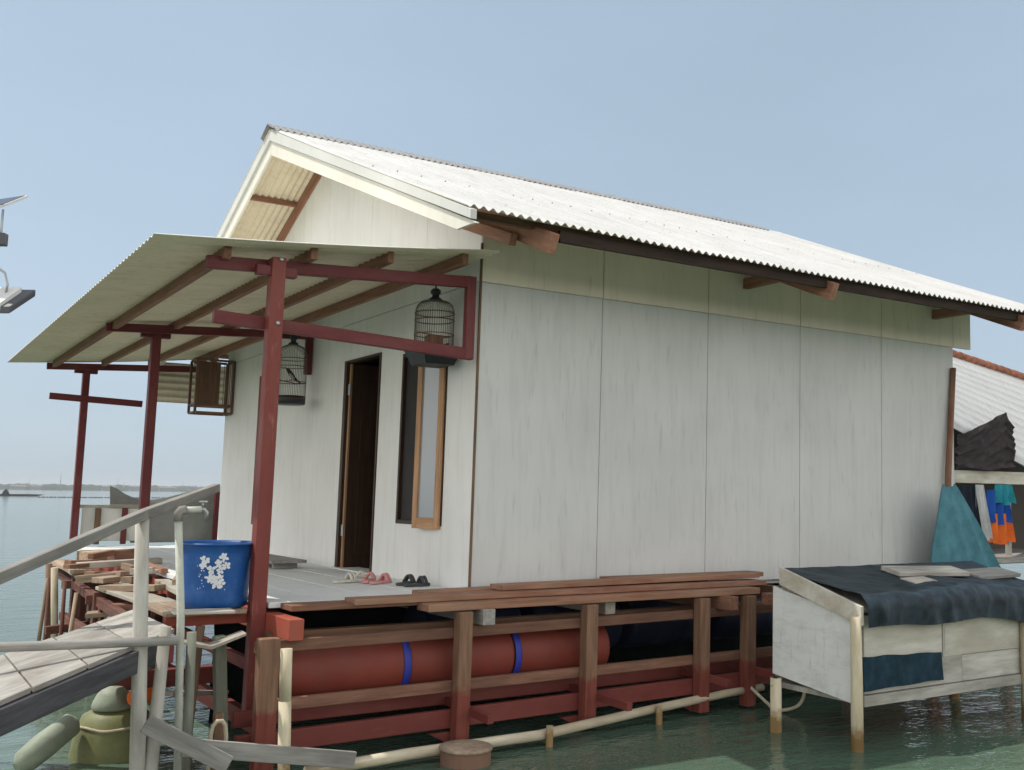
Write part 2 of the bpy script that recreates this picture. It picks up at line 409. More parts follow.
# door
fr = MB()
fr.box(-.012, .09, 2.615, 2.68, -.02, 2.07); fr.box(-.012, .09, 1.82, 1.845, -.02, 2.07); fr.box(-.012, .09, 1.845, 2.615, 2.045, 2.07)
fr.build('door_frame', M['door_wood'], H, bevel=.003)
dl = MB().box(.03, .80, 2.555, 2.592, .0, 2.035)
for (z0, z1) in ((.15,.95), (1.08,1.9)): dl.box(.14, .69, 2.549, 2.556, z0, z1)
dl = dl.build('door', M['door_wood'], H, bevel=.003)
MB().box(.012, .0295, 2.556, 2.592, .0, 2.035).build('door_edge', M['casement_wood'], dl)
for z in (.32, 1.72): MB().box(.005, .0118, 2.55, 2.60, z, z+.11).build('hinge', M['steel'], dl)
MB().box(-.05, .2, 1.80, 2.70, -.021, .012).build('door_sill', M['deck'], H, bevel=.004)
# window: fixed dark frame, one casement swung a little outwards
fr = MB()
for (a, b_, z0, z1) in ((.5,.535,.48,2.0), (1.315,1.35,.48,2.0), (.535,1.315,.48,.515), (.535,1.315,1.965,2.0), (.90,.935,.515,1.965)):
    fr.box(-.008, .06, a, b_, z0, z1)
wf = fr.build('window_frame', M['door_wood'], H, bevel=.003)
MB().box(.025, .031, .935, 1.315, .515, 1.965).build('pane', M['dark_opening'], wf)  # opaque near-black sheet painted as the dark room behind the open half
A = Vector((-.012,.515,0)); D = Vector((-.06,.365,0)).normalized(); Wc = .36
cs = MB(); P = lambda t, z: (A.x+D.x*t, A.y+D.y*t, z)
cs.beam(P(.03,.455), P(.03,1.98), .04, .062, up=D); cs.beam(P(Wc-.03,.455), P(Wc-.03,1.98), .04, .062, up=D)
cs.beam(P(.062,.50), P(Wc-.062,.50), .038, .09); cs.beam(P(.062,1.945), P(Wc-.062,1.945), .038, .07)
cas = cs.build('casement', M['casement_wood'], H, bevel=.004)
MB().beam(P(.062,1.21), P(Wc-.062,1.21), .006, 1.34).build('pane', M['pane'], cas)
# roof
AMP, PER = .013, .076
def warp(u, v): return max(0, (RV-v)/4.4)*(.008 + .045*math.exp(-(u+.72)/1.3))
def corr(u0, u1, rowpts, along='u', n=8, off=(0,0,-.004)):
    steps = int((u1-u0)/PER*n); rows = []
    for (v, z) in rowpts:
        rows.append([(u0+(u1-u0)*k/steps, v, z + warp(u0+(u1-u0)*k/steps, v) + .004*(int((u0+(u1-u0)*k/steps+.72)/.76) % 2) + AMP*math.sin(2*math.pi*(u0+(u1-u0)*k/steps)/PER)) for k in range(steps+1)])
    return rows
U0, U1 = -.72, 6.97
for side in (-1, 1):
    rp = []
    for k in range(7):
        d = .01 + k/6*4.36
        rp.append((RV+side*d, rz(RV+d) + .012*math.sin(k/6*math.pi)*-1))
    rows = corr(U0, U1, rp)
    if side > 0: rows = rows[::-1]
    mb = MB().grid(rows, (0,0,-.004), 0, 1)
    if side < 0:
        for d in (2.6,):
            for k in range(0, 100, 3):
                u = U0 + PER*(k+.8)
                if u > U1-.02: continue
                d2 = d; d = d + random.uniform(-.03,.03)
                if random.random() < .15: continue
                mb.lathe((u, RV-d, rz(RV+d)+.004+warp(u,RV-d)), [(.007,0),(.007,.009),(0,.011)], 6, mi=2)
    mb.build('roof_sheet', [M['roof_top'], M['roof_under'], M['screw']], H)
rc = MB()
rc.grid([[(u, RV+s*.20, RZ-.20*SL+.014 + AMP*1.6*math.sin(2*math.pi*u/PER)) if abs(s) == 1 else (u, RV, RZ+.045) for u in [U0-.03+k*(7.25/(95*6)) for k in range(95*6+1)]] for s in (-1, 0, 1)][::-1], (0,0,-.012), 0, 1)
rc.build('ridge_cap', [M['ridge_dark'], M['ridge_dark']], H)
# bargeboards on the front gable
FU = -.68
def rzf(v): return rz(v) + max(0, (RV-v)/4.4)*.045
def rake(vs, drop0, h, u, th, name, mat, cut=False):
    drop0_ = drop0; D0 = lambda v: drop0_*(1-.30*max(0, (RV-v)/4.4)); pts_t = [(u, v, rzf(v)-D0(v)) for v in vs]; hv = lambda v: h*(1-.40*max(0, (RV-v)/4.4)); pts_b = [(u, v, rzf(v)-D0(v)-hv(v)) for v in vs[::-1]]
    if cut:   # curved lower end
        ve = vs[0]; tv = ve+.27
        e = [(u, tv-.27*math.sin(t), rzf(tv)-D0(tv)-hv(tv)-.012 + (.055-.27*SL+.05)*(1-math.cos(t))) for t in [k/6*math.pi/2 for k in range(7)]]
        pts_b = pts_b[:-1] + e
    return MB().prism(pts_t+pts_b, (th,0,0)).build(name, mat, H, bevel=.003)
rake([-1.10, RV-.002], .135, .155, FU-.012, .025, 'bargeboard', M['fascia'], True)
rake([-1.06, RV-.002], .018, .115, FU-.035, .05, 'rake_flashing', M['flashing'])
rake([RV+.002, 7.82], .135, .155, FU-.012, .025, 'bargeboard', M['fascia'])
rake([RV+.002, 7.82], .018, .115, FU-.035, .05, 'rake_flashing', M['flashing'])
for u in (6.90,):
    rake([-1.03, RV-.002], .03, .16, u, .025, 'bargeboard', M['brown_wood'])
# purlins, rafters, tie beams
for v in (-.78, .45, 1.6, 2.7, 4.35, 5.4, 6.5, 7.6):
    MB().beam((FU+.04, v, rz(v)-.045), (6.88, v, rz(v)-.045), .05, .055).build('purlin', M['brown_wood'] if v < 3 else M['tie_wood'], H, bevel=.003)
for u in (-.02, 2.95, 5.80):
    for sd in (-1, 1):
        ve = -1.0 if sd < 0 else 7.56
        MB().beam((u+.03, ve, rz(ve)-.125), (u+.03, RV+sd*.03, rz(RV)-.125), .075, .15).build('rafter', M['tie_wood'], H, bevel=.004)
    if u > 0: MB().box(u-.075, u-.005, -.46, 1.05, 2.72, 2.82).build('tie_beam', M['tie_wood'], H, bevel=.004)
    else: MB().beam((u-.06, 1.0, rz(1.0)-.285), (u-.06, -.60, rz(-.60)-.20), .06, .09).build('tie_beam', M['tie_wood'], H, bevel=.004)
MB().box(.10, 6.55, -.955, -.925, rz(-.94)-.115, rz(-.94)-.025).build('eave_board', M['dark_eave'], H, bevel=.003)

# ------------------------------------------------------------------ porch awning
AW = thing('porch_awning', (-1.65,3.7,-.8), 'low pitched corrugated porch awning on maroon painted timber posts', 'awning')
def az(u): return 2.627 + .097*u
APER = .105; steps = int(7.95/APER*8); rows = []
for k in range(8):
    u = -2.605 + k/7*2.60
    rows.append([(u, -.33 + j*7.95/steps, az(u) + .008*math.sin(2*math.pi*j*7.95/steps/APER) - .018*math.sin(k/7*math.pi)) for j in range(steps+1)])
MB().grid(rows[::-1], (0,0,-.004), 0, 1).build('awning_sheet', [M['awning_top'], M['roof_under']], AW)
for u, v0, v1 in ((-2.07,-.12,7.45), (-1.48,-.2,7.4), (-.88,-.18,7.42), (-.27,-.22,7.4)):
    MB().beam((u, v0, az(u)-.06), (u, v1, az(u)-.06), .05, .085).build('purlin', M['tie_wood'], AW, bevel=.004)
def bz(u): return 2.453 + .052*u
for v, zb, w_, pu, dv in ((-.12, -.77, .10, -1.72, .085), (3.70, -.10, .09, -1.65, -.07), (7.58, .05, .09, -1.65, -.07)):
    near = v < 1; bv = v+dv
    MB().box(pu-w_/2, pu+w_/2, v-w_/2, v+w_/2, zb, 2.37).build('post', M['maroon_light'] if near else M['maroon'], AW, bevel=.006)
    if near: MB().beam((-2.19, bv, 2.30), (-.075, bv, 2.412), .05, .09).build('beam', M['maroon'], AW, bevel=.005)
    else: MB().beam((-2.15, bv, bz(-2.15)), (0.0, bv, bz(0)), .05, .085).build('beam', M['maroon'], AW, bevel=.005)
    if near: MB().beam((-2.12, bv, 1.931), (-.08, bv, 1.836), .05, .09).build('brace', M['maroon'], AW, bevel=.005)
    elif v > 5: MB().beam((-2.09, bv, 1.955), (-.92, bv, 1.912), .05, .085).build('brace', M['maroon'], AW, bevel=.005)
    MB().box(pu-.15, pu+.14, v-.03, v+.035, 2.24 if near else 2.285, 2.31 if near else 2.36).build('bolster', M['maroon'], AW, bevel=.005)
    if near:
        for zb_ in (1.905, 2.355): MB().lathe((pu+.012, v-w_/2-.010, zb_), [(0,0), (.014,0), (.016,.004), (.016,.0099)], 8, 'v').build('bolt', M['steel'], AW)
    if near: MB().box(-.155, -.075, bv-.028, bv+.028, 1.795, 2.455).build('hanging_post', M['maroon'], AW, bevel=.005)
    elif v < 5: MB().box(-.085, -.005, v-w_/2-.05, v-w_/2, 2.02, 2.53).build('hanging_post', M['maroon'], AW, bevel=.005)
MB().box(-1.73, -1.57, 7.50, 7.66, -.02, .05).build('post_foot', M['red_block'], AW, bevel=.01)

# ------------------------------------------------------------------ deck and its frame
DK = thing('timber_deck', (0,3,-.9), 'grey boarded porch deck on a red painted timber frame over the water', 'deck')
mb = MB(); k = 0; u = -1.66
while u < -.01:
    mb.box(u+.002, min(u+.205, -.002), -.19, 7.5, -.035, random.uniform(-.002, .002)); u += .207
mb.build('floor', M['deck'], DK, bevel=.003)
for u, ve, mat in ((-1.62,-.62,'red_block'), (-.21,-.66,'grey_wood'), (.99,-.50,'pale_wood'), (2.08,-.74,'tie_wood'), (3.2,-.55,'brown_wood'), (4.4,-.5,'brown_wood'), (5.6,-.5,'brown_wood')):
    MB().box(u-.05, u+.05, ve, 6.7, -.175 if u > -1 else -.20, -.065).build('joist', M[mat], DK, bevel=.005)
for v in (-.28, 3.2, 6.6):
    MB().box(-1.7, 6.4, v-.04, v+.04, -.27, -.178).build('bearer', M['brown_wood'], DK)
for u in (-1.80, -.395, .70, 1.84, 2.36, 3.6, 4.8, 6.0):
    w_ = .13 if u < -1 else .105
    MB().box(u-w_/2, u+w_/2, -.665, -.575, -.98, -.075 if u > -1 else -.17).build('post', M['half_post'], DK, bevel=.006)
for u in (-1.8, .7, 3.2, 6.0):
    for v in (2.4, 5.0): MB().box(u-.06, u+.06, v, v+.12, -.98, -.18).build('post', M['brown_wood'], DK)
MB().beam((-1.86,-.545,-.235), (6.2,-.545,-.175), .045, .075).build('rail', M['frame_wood'], DK, bevel=.005)
MB().beam((-1.72,-.545,-.600), (6.2,-.545,-.545), .045, .075).build('rail', M['frame_wood'], DK, bevel=.005)
MB().beam((-1.95,-.540,-.830), (6.2,-.540,-.735), .05, .125).build('rail', M['red_beam'], DK, bevel=.005)
MB().beam((-1.9,-.30,-.72), (6.2,-.30,-.70), .05, .10).build('rail', M['red_beam'], DK, bevel=.005)
for u, v1, z in ((-.335,-.90,-.76), (.765,-1.02,-.76), (1.905,-.85,-.72), (2.43,-.86,-.70)):
    MB().beam((u, -.30, z+.02), (u+.02, v1, z-.01), .05, .06).build('stub_beam', M['red_beam'], DK, bevel=.005)
for u in (-1.70,):
    MB().beam((u-.02, -.5, -.78), (u-.02, 6.6, -.78), .06, .12).build('cross_beam', M['red_beam'], DK, bevel=.005)
    MB().beam((u-.02, -.1, -.42), (u-.02, 6.6, -.38), .05, .08).build('cross_beam', M['red_beam'], DK, bevel=.005)
for u in (-.44, .66, 1.80):   # gusset feet below the low beam
    MB().prism([(u-.16,-.567,-.90), (u+.0,-.567,-.90), (u+.0,-.567,-.985)], (0,.04,0)).build('gusset', M['red_beam'], DK)
# boards and bucket shelf on the left of the deck
MB().box(-2.33, -1.80, -.16, .55, -.066, -.037).build('shelf', M['scrap_wood'], DK, bevel=.005)
MB().box(-2.30, -1.68, -.05, .03, -.14, -.068).build('shelf_bearer', M['red_block'], DK, bevel=.005)
# dark net sheet added under the floor to keep the gap black
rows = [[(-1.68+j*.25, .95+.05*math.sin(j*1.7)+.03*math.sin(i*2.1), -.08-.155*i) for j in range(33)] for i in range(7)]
tag(MB().grid(rows, (0,.01,0)).build('net', M['net'], base=(2,.95,-1)), 'black green netting sheet added to keep the space beneath the floor dark', 'net')
rows = [[(1.15+j*.08+.02*math.sin(j*3), -.50+.04*math.sin(j*2.2)-.03*i, -.52-.012*math.sin(j*1.3)+.02*(i == 1)) for j in range(10)] for i in range(3)]

# floats under the house
def drum(u0, v, z, r, L, mat, name, label, grp, strap):
    t = thing(name, (u0+L/2, v, z-r), label, 'float drum', grp)
    pr = [(0,0), (r*.86,0), (r*.97,.015), (r,.04), (r,.27), (r*1.015,.285), (r,.30), (r,L-.30), (r*1.015,L-.285), (r,L-.27), (r,L-.04), (r*.97,L-.015), (r*.86,L), (r*.84,L-.012), (0,L-.012)]
    MB().lathe((u0, v, z), pr[::-1] if False else pr, 28, 'u').build('drum_shell', mat, t)
    if strap is not None:
        rr = r*1.02
        MB().lathe((u0+strap, v, z), [(rr,0), (rr+.004,.004), (rr+.004,.05), (rr,.054)], 28, 'u').build('strap', M['strap'], t)
    return t
GR = 'rust red float drums under the deck edge'
drum(-1.62, -.27, -.44, .215, .88, M['drum'], 'float_drum', 'rust red float drum at the open end nearest the big corner post', GR, .845)
drum(-.735, -.27, -.44, .215, .88, M['drum'], 'float_drum', 'middle rust red float drum lying between two blue straps', GR, .87)
drum(.155, -.27, -.44, .215, .87, M['drum'], 'float_drum', 'rust red float drum whose flat end faces the empty dark bays', GR, None)
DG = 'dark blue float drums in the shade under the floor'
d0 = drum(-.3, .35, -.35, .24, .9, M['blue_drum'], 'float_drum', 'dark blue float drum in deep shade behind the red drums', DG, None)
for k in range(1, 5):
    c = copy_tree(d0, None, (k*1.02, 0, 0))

# loose planks along the deck edge
def plank(u0, u1, v0, v1, z0, z1, label, mat='plank_red', tilt=0, zt=0):
    vm = (v0+v1)/2; zm = (z0+z1)/2
    o = MB().beam((u0, vm, zm), (u1, vm+tilt, zm+zt), v1-v0, z1-z0).build('plank', M[mat], base=((u0+u1)/2, vm, z0), bevel=.004)
    return tag(o, label, 'plank', 'planks stacked along the deck edge')
plank(-.68, 2.49, -.63, -.45, -.066, -.014, 'pale brown plank lowest and outermost along the deck edge')
plank(-1.17, 2.70, -.50, -.31, -.010, .030, 'long dark red plank second from outside in the deck edge stack')
plank(.05, 2.72, -.40, -.22, .034, .072, 'reddish plank lying on top of the deck edge stack', zt=.012)
plank(-.55, 2.22, -.28, -.10, -.002, .038, 'orange brown plank lying against the foot of the side wall', zt=.02)
plank(-1.60, -.55, -.46, -.24, -.034, .003, 'short dark plank at the left end of the deck edge stack')
plank(1.2, 2.9, -.27, -.07, .042, .08, 'reddish plank end reaching right towards the white hutch', zt=.0)
o = MB().beam((2.45,-.72,-.10), (3.3,-.86,-.12), .09, .10).build('timber_offcut', M['plank_red'], base=(2.9,-.8,-.15), bevel=.004)
tag(o, 'brown timber offcut bridging deck planks and the white hutch', 'timber')

# ------------------------------------------------------------------ things on the deck
def sandal(u, v, ang, mat, name, label, grp):
    t = thing(name, (u, v, .003), label, 'sandal', grp); c, s_ = math.cos(ang), math.sin(ang)
    T = lambda x, y, z: (u + x*c - y*s_, v + x*s_ + y*c, z)
    prof = [(-.12,.028), (-.125,0), (-.12,-.028), (-.06,-.034), (0,-.03), (.06,-.042), (.11,-.034), (.13,0), (.11,.034), (.06,.042), (0,.03), (-.06,.034)]
    MB().prism([T(x, y, .004) for x, y in prof], (0,0,.022)).build('sole', mat, t, bevel=.004)
    st = MB()
    for sx in (.035, .07):
        st.tube([T(sx, -.042+.084*k/8, .02+.055*math.sin(k/8*math.pi)) for k in range(9)], .013, 6)
    st.build('strap', mat, t); return t
sandal(-.35,.86, .5, M['pink'], 'sandal', 'pink sandal beside the cream pair at the door', 'sandals by the door')
sandal(-.40,1.00, .9, M['pink'], 'sandal', 'pink sandal on the side nearer the blue bucket', 'sandals by the door')
sandal(-.58,1.06, .3, M['cream_rubber'], 'sandal', 'cream sandal lying furthest from the house wall', 'sandals by the door')
sandal(-.40,1.16, 1.2, M['cream_rubber'], 'sandal', 'cream sandal lying just in front of the doorway', 'sandals by the door')
sandal(-.22,.66, .6, M['grey_rubber'], 'clog', 'charcoal clog standing next to the pink sandals', 'clogs by the wall')
sandal(-.20,.50, .2, M['grey_rubber'], 'clog', 'charcoal clog nearest the house corner', 'clogs by the wall')
t = thing('low_bench', (-.35,2.95,0), 'low grey plank bench on the deck left of the door', 'bench')
MB().box(-.66, -.30, 2.68, 3.75, .055, .085).build('seat', M['grey_wood'], t, bevel=.004)
for v in (2.78, 3.6): MB().box(-.60, -.36, v, v+.05, .003, .054).build('leg', M['grey_wood'], t)

# blue tub with a white flower print
BU, BV, BZ = -1.96, .09, -.036
t = thing('blue_tub', (BU, BV, BZ), 'large round blue plastic tub with white flower print', 'tub')
r0, r1, hh = .224, .258, .43
prof = [(0,.0), (r0-.02,.0), (r0,.012), (r0+.01,.05)] + [(r0+(r1-r0)*k/6, .05+(hh-.06)*k/6) for k in range(1, 7)] + [(r1+.014,hh-.008), (r1+.016,hh), (r1+.008,hh+.006), (r1-.002,hh), (r1-.008,hh-.02), (r0-.006,.03), (0,.022)]
MB().lathe((BU, BV, BZ), prof, 48).build('tub_shell', M['bucket'], t)
dec = MB(); a0 = math.atan2(-6.99-BV, -4.02-BU)   # towards the water stairs
def onwall(a, h, d=.0025):
    r = r0+(r1-r0)*(h-.01)/(hh-.02) + d
    return (BU+r*math.cos(a), BV+r*math.sin(a), BZ+h)
def petal(ca, ch, rx, ry, rot):
    ctr = onwall(ca, ch); n = 10; ring = []
    for k in range(n):
        th = 2*math.pi*k/n; x = rx*math.cos(th); y = ry*math.sin(th)
        xx = x*math.cos(rot)-y*math.sin(rot); yy = x*math.sin(rot)+y*math.cos(rot)
        ring.append(onwall(ca+xx/.25, ch+yy))
    dec._add([ctr]+ring, [(0, 1+k, 1+(k+1) % n) for k in range(n)], [(0,0,0)]*(n+1))
rnd = random.Random(3)
for (dx, dz) in ((-.065,.33), (-.075,.295), (.05,.345), (.02,.30), (.072,.285), (-.02,.265), (.035,.262), (.0,.20), (.04,.205), (-.035,.21), (.015,.165), (.045,.17)):
    for k in range(5):
        an = k*2*math.pi/5 + rnd.uniform(0, 1)
        petal(a0+(dx+.017*math.cos(an)+rnd.uniform(-.004,.004))/.25, dz+.017*math.sin(an), .017*rnd.uniform(.6,1.1), .011*rnd.uniform(.7,1.1), an)
for k in range(26):
    petal(a0+rnd.uniform(-.12,.09)/.25, rnd.uniform(.12,.32), rnd.uniform(.002,.007), rnd.uniform(.002,.004), rnd.uniform(0,3))
dec.build('flower_print', M['white_decal'], t)
o = MB().beam((-2.30,-.19,-.030), (-1.92,-.24,-.032), .18, .018).build('board', M['pale_wood'], base=(-2.2,-.4,-.01), bevel=.004); tag(o, 'small white board poking out under the blue tub', 'board')
o = MB().prism([(-2.33,-.52,-.185), (-2.12,-.50,-.235), (-1.90,-.48,-.165), (-1.90,-.48,-.150), (-2.12,-.50,-.215), (-2.33,-.52,-.17)], (.02,.16,0)).build('bent_sheet', M['pale_wood'], base=(-2.1,-.45,-.2)); tag(o, 'bent pale sheet wedged under the tub shelf', 'sheet')

# ------------------------------------------------------------------ bird cages
def cage(u, v, ztop, zbot, r, label, tray):
    t = thing('bird_cage', (u, v, zbot), label, 'bird cage', 'round bird cages hung under the awning')
    H_ = ztop-zbot; wires = MB(); n = 52
    prof = [(r, .0), (r, H_*.70), (r*.98, H_*.79), (r*.90, H_*.88), (r*.72, H_*.94), (r*.42, H_*.975), (.02, H_)]
    for k in range(n):
        th = 2*math.pi*k/n
        wires.tube([(u+a*math.cos(th), v+a*math.sin(th), zbot+h) for a, h in prof], .0017, 4)
    wires.build('wires', M['wire'], t)
    for i_, h in enumerate((.0, .30, .58, .72)):
        rr = r+.002
        MB().tube([(u+rr*math.cos(2*math.pi*k/28), v+rr*math.sin(2*math.pi*k/28), zbot+h*H_) for k in range(29)], .0045, 6).build('hoop', M['cane'], t)
    hk = MB().lathe((u, v, ztop-.01), [(0,0), (.05,0), (.055,.012), (.03,.03), (.028,.05), (.042,.06), (.042,.085), (.025,.10), (0,.105)], 14)
    hk.build('cap', M['black'], t)
    MB().tube([(u,v,ztop+.09), (u,v,ztop+.155), (u+.015,v,ztop+.175), (u+.03,v,ztop+.165)], .007, 6).build('hook', M['black'], t)
    if tray:
        b_ = MB(); a, c = r*1.10, r*.80
        vs = [(u+sx*q, v+sy*q, z) for (q, z) in ((a, zbot-.004), (c, zbot-.125)) for (sx, sy) in ((-1,-1), (1,-1), (1,1), (-1,1))]
        b_._add(vs, [(0,1,2,3)[::-1], (4,5,6,7), (0,4,5,1), (1,5,6,2), (2,6,7,3), (3,7,4,0)], vs)
        b_.build('tray', M['black'], t, bevel=.006)
    else:
        MB().lathe((u, v, zbot-.06), [(0,0), (r*.95,0), (r*1.03,.01), (r*1.03,.085), (r*1.0,.09), (0,.09)], 28).build('tray', M['black'], t)
    MB().tube([(u-r*.95, v, zbot+H_*.33), (u+r*.3, v-.02, zbot+H_*.28), (u+r*.95, v, zbot+H_*.30)], .006, 6).build('perch', M['cane'], t)
    return t
cage(-.21, .37, 2.325, 1.905, .160, 'round bird cage with black square tray above the casement window', True)
cage(-.27, 3.50, 2.325, 1.73, .155, 'round bird cage with a black bird, hanging mid porch', False)
MB_ = MB(); bx = MB().box(-.26, -.14, .33, .43, 1.908, 2.03).build('feeder_box', M['tie_wood'], base=(-.2,.38,1.908), bevel=.004); tag(bx, 'reddish wooden feeder box inside the cage above the window', 'feeder box')
t = thing('bird', (-.28,3.49,1.94), 'small black songbird with long tail perched in the mid porch cage', 'bird')
pts = [(-.345,3.47,2.055), (-.325,3.47,2.04), (-.30,3.475,2.01), (-.27,3.48,1.975), (-.24,3.485,1.95), (-.20,3.49,1.925), (-.165,3.495,1.905)]
MB().tube(pts, [.006,.017,.024,.026,.017,.010,.007], 10).build('body', M['bird'], t)
MB().tube([(-.31,3.462,1.998), (-.28,3.465,1.965), (-.25,3.472,1.945)], [.012,.018,.008], 8).build('belly', M['bird_pale'], t)
MB().tube([(-.352,3.468,2.062), (-.372,3.465,2.064)], [.005,.001], 6).build('beak', M['black'], t)
lg = MB(); lg.tube([(-.28,3.47,1.955), (-.285,3.48,1.925)], .003, 5); lg.tube([(-.265,3.49,1.955), (-.27,3.495,1.925)], .003, 5); lg.build('legs', M['black'], t)

# wooden box cage at the far end of the wall, slats and a white strip
t = thing('box_cage', (-.26,6.55,1.76), 'square brown wooden bird cage hanging at the far end of the porch', 'bird cage')
cu0, cu1, cv0, cv1, cz0, cz1 = -.50, -.02, 6.40, 6.70, 1.76, 2.45
fr = MB()
for u in (cu0, cu1):
    for v in (cv0, cv1): fr.box(u-.015, u+.015, v-.015, v+.015, cz0, cz1)
for z in (cz0, cz0+.10, cz1):
    for v in (cv0, cv1): fr.box(cu0+.015, cu1-.015, v-.012, v+.012, z-.014, z+.014)
    for u in (cu0, cu1): fr.box(u-.012, u+.012, cv0+.015, cv1-.015, z-.014, z+.014)
fr.build('frame', M['cane'], t)
MB().box(cu0+.02, cu0+.30, cv0-.008, cv0+.008, cz0+.115, cz1-.02).build('panel', M['cane'], t)
MB().box(cu0+.02, cu1-.02, cv0+.02, cv1-.02, cz0+.085, cz0+.10).build('floor', M['cane'], t)
sl = MB()
for k in range(6): sl.box(cu1-.13+k*.02, cu1-.124+k*.02, cv0-.005, cv0+.005, cz0+.115, cz1-.02)
sl.build('bars', M['cane'], t)
MB().tube([(-.26,6.55,2.45), (-.26,6.55,2.56)], .008, 6).build('hook', M['wire'], t)
# corrugated screen at the far end
steps = int(.56/PER*8)
rows = [[(u, 7.64 + .02*math.sin(2*math.pi*j*.56/steps/.095), 1.965 + j*.56/steps) for j in range(steps+1)] for u in (-.80, -.3, .3)]
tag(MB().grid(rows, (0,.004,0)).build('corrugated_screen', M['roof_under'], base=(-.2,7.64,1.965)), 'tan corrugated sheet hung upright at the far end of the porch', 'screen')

# ------------------------------------------------------------------ far end railing and tarpaulin
t = thing('porch_railing', (-1.15,7.62,0), 'low white panelled railing at the far end of the porch', 'railing')
MB().box(-1.60, -.78, 7.60, 7.68, .50, .545).build('top_rail', M['pale_wood'], t, bevel=.005)
for u in (-1.36, -1.02): MB().box(u-.035, u+.035, 7.585, 7.635, .02, .499).build('post', M['post_wood'] if u < -1.2 else M['maroon'], t, bevel=.004)
MB().box(-1.56, -.74, 7.645, 7.66, .06, .495).build('panel', M['white_panel'], t)
top = [(-1.20,.80), (-1.10,.76), (-1.0,.69), (-.90,.645), (-.75,.615), (-.60,.62), (-.45,.645), (-.25,.70), (-.05,.755), (.25,.83)]
rows = [[(u, 7.78+.02*math.sin(u*9), z) for u, z in top], [(u, 7.72+.015*math.sin(u*14), z*.55+.2) for u, z in top], [(u, 7.70+.02*math.sin(u*11), .47 if u < -.9 else .03) for u, z in top]]
tag(MB().grid(rows, (0,.012,0)).build('tarpaulin', M['grey_tarp'], base=(-.5,7.75,.1)), 'grey tarpaulin sheet with sagging top edge behind the far railing', 'tarpaulin')
tag(MB().box(.19, .25, 7.60, 7.66, -.1, .74).build('railing_post', M['maroon'], base=(.22,7.63,-.1), bevel=.004), 'maroon post at the right end of the grey tarpaulin', 'post')

# ------------------------------------------------------------------ lumber staging left of the deck
ST = thing('staging', (-2.0,4,-.9), 'rickety red brown timber staging carrying the scrap lumber', 'staging')
for (u, v, zb) in ((-2.12,4.3,-1.3), (-2.2,2.7,-1.3), (-1.8,5.6,-1.3), (-1.78,2.3,-1.3)):
    MB().box(u-.05, u+.05, v-.05, v+.05, zb, -.15).build('post', M['brick_dirt'], ST, bevel=.006)
for (p_, q_) in (((-2.25,4.35,-.22), (-1.7,4.4,-.2)), ((-2.3,2.75,-.22), (-1.7,2.7,-.2)), ((-2.38,4.3,-.66), (-1.8,4.35,-.62)), ((-2.2,2.2,-.55), (-2.12,5.0,-.6)), ((-2.25,1.3,-.24), (-2.05,6.3,-.2)), ((-1.8,1.2,-.26), (-1.76,6.3,-.22)), ((-2.4,3.6,-.8), (-1.8,2.2,-.35))):
    MB().beam(p_, q_, .07, .08).build('beam', M['brick_dirt'], ST, bevel=.005)
LG = 'scrap lumber piled on the staging'
def lum(p_, q_, w_, h_, label, mat='scrap_wood', name='scrap_plank'):
    o = MB().beam(p_, q_, w_, h_).build(name, M[mat], base=((p_[0]+q_[0])/2, (p_[1]+q_[1])/2, min(p_[2], q_[2])), bevel=.004)
    return tag(o, label, 'plank', LG)
lum((-1.95,.75,-.145), (-2.10,2.75,-.12), .26, .03, 'widest bleached board curving towards the gangway', 'pale_wood')
lum((-1.80,.60,-.10), (-1.72,2.5,-.06), .12, .04, 'pale board pressed against the deck edge', 'pale_wood')
lum((-2.20,2.5,-.10), (-1.85,2.0,-.07), .14, .05, 'short thick offcut lying across the wide bleached board', 'scrap_wood')
lum((-2.15,3.1,-.085), (-1.70,3.35,-.07), .16, .05, 'tan offcut lying crosswise in front of the lumber pile')
lum((-2.25,3.5,-.10), (-1.55,3.05,-.02), .12, .07, 'thick tan beam lying crosswise on the lumber pile', 'scrap_wood')
lum((-2.20,3.9,.0), (-1.40,3.9,.03), .14, .06, 'pale straight plank on top of the lumber pile', 'pale_wood')
lum((-2.10,4.5,-.12), (-1.75,3.0,-.05), .10, .06, 'dark brown batten half buried in the lumber pile', 'plank_red')
lum((-2.05,5.9,-.08), (-2.1,4.2,-.08), .22, .04, 'grey brown board at the back left of the lumber pile', 'scrap_wood')
lum((-1.90,5.6,.0), (-1.45,5.4,.01), .20, .11, 'squared timber block at the back of the lumber pile')
lum((-1.75,4.6,.05), (-1.40,4.7,.06), .16, .11, 'short squared block beside the middle maroon post', 'plank_red')
lum((-1.95,4.9,.03), (-1.66,5.05,.04), .22, .09, 'tan block stacked behind the pale straight plank')
lum((-1.68,2.6,.02), (-1.66,3.6,.03), .06, .05, 'thin reddish batten along the edge of the deck', 'plank_red')
lum((-2.32,2.55,-.33), (-1.95,2.45,-.30), .22, .04, 'low tan shelf board under the lumber pile')
lum((-2.22,2.0,-.21), (-1.7,1.6,-.2), .10, .05, 'crosswise bearer under the wide bleached board', 'plank_red')
for k, (u, v, q) in enumerate(((-2.22,5.5,(-2.16,5.45)), (-2.26,4.85,(-2.15,4.95)))):
    tag(MB().tube([(u,v,-.08), (q[0],q[1],-1.35)], [.035,.04], 10).build('bamboo_pole', M['bamboo'] if k else M['post_wood'], base=(u,v,-1.3)), ['brown leaning pole at the outer left corner of the staging', 'pale leaning bamboo leg beside the brown corner pole'][k], 'pole')
rg = random.Random(21)
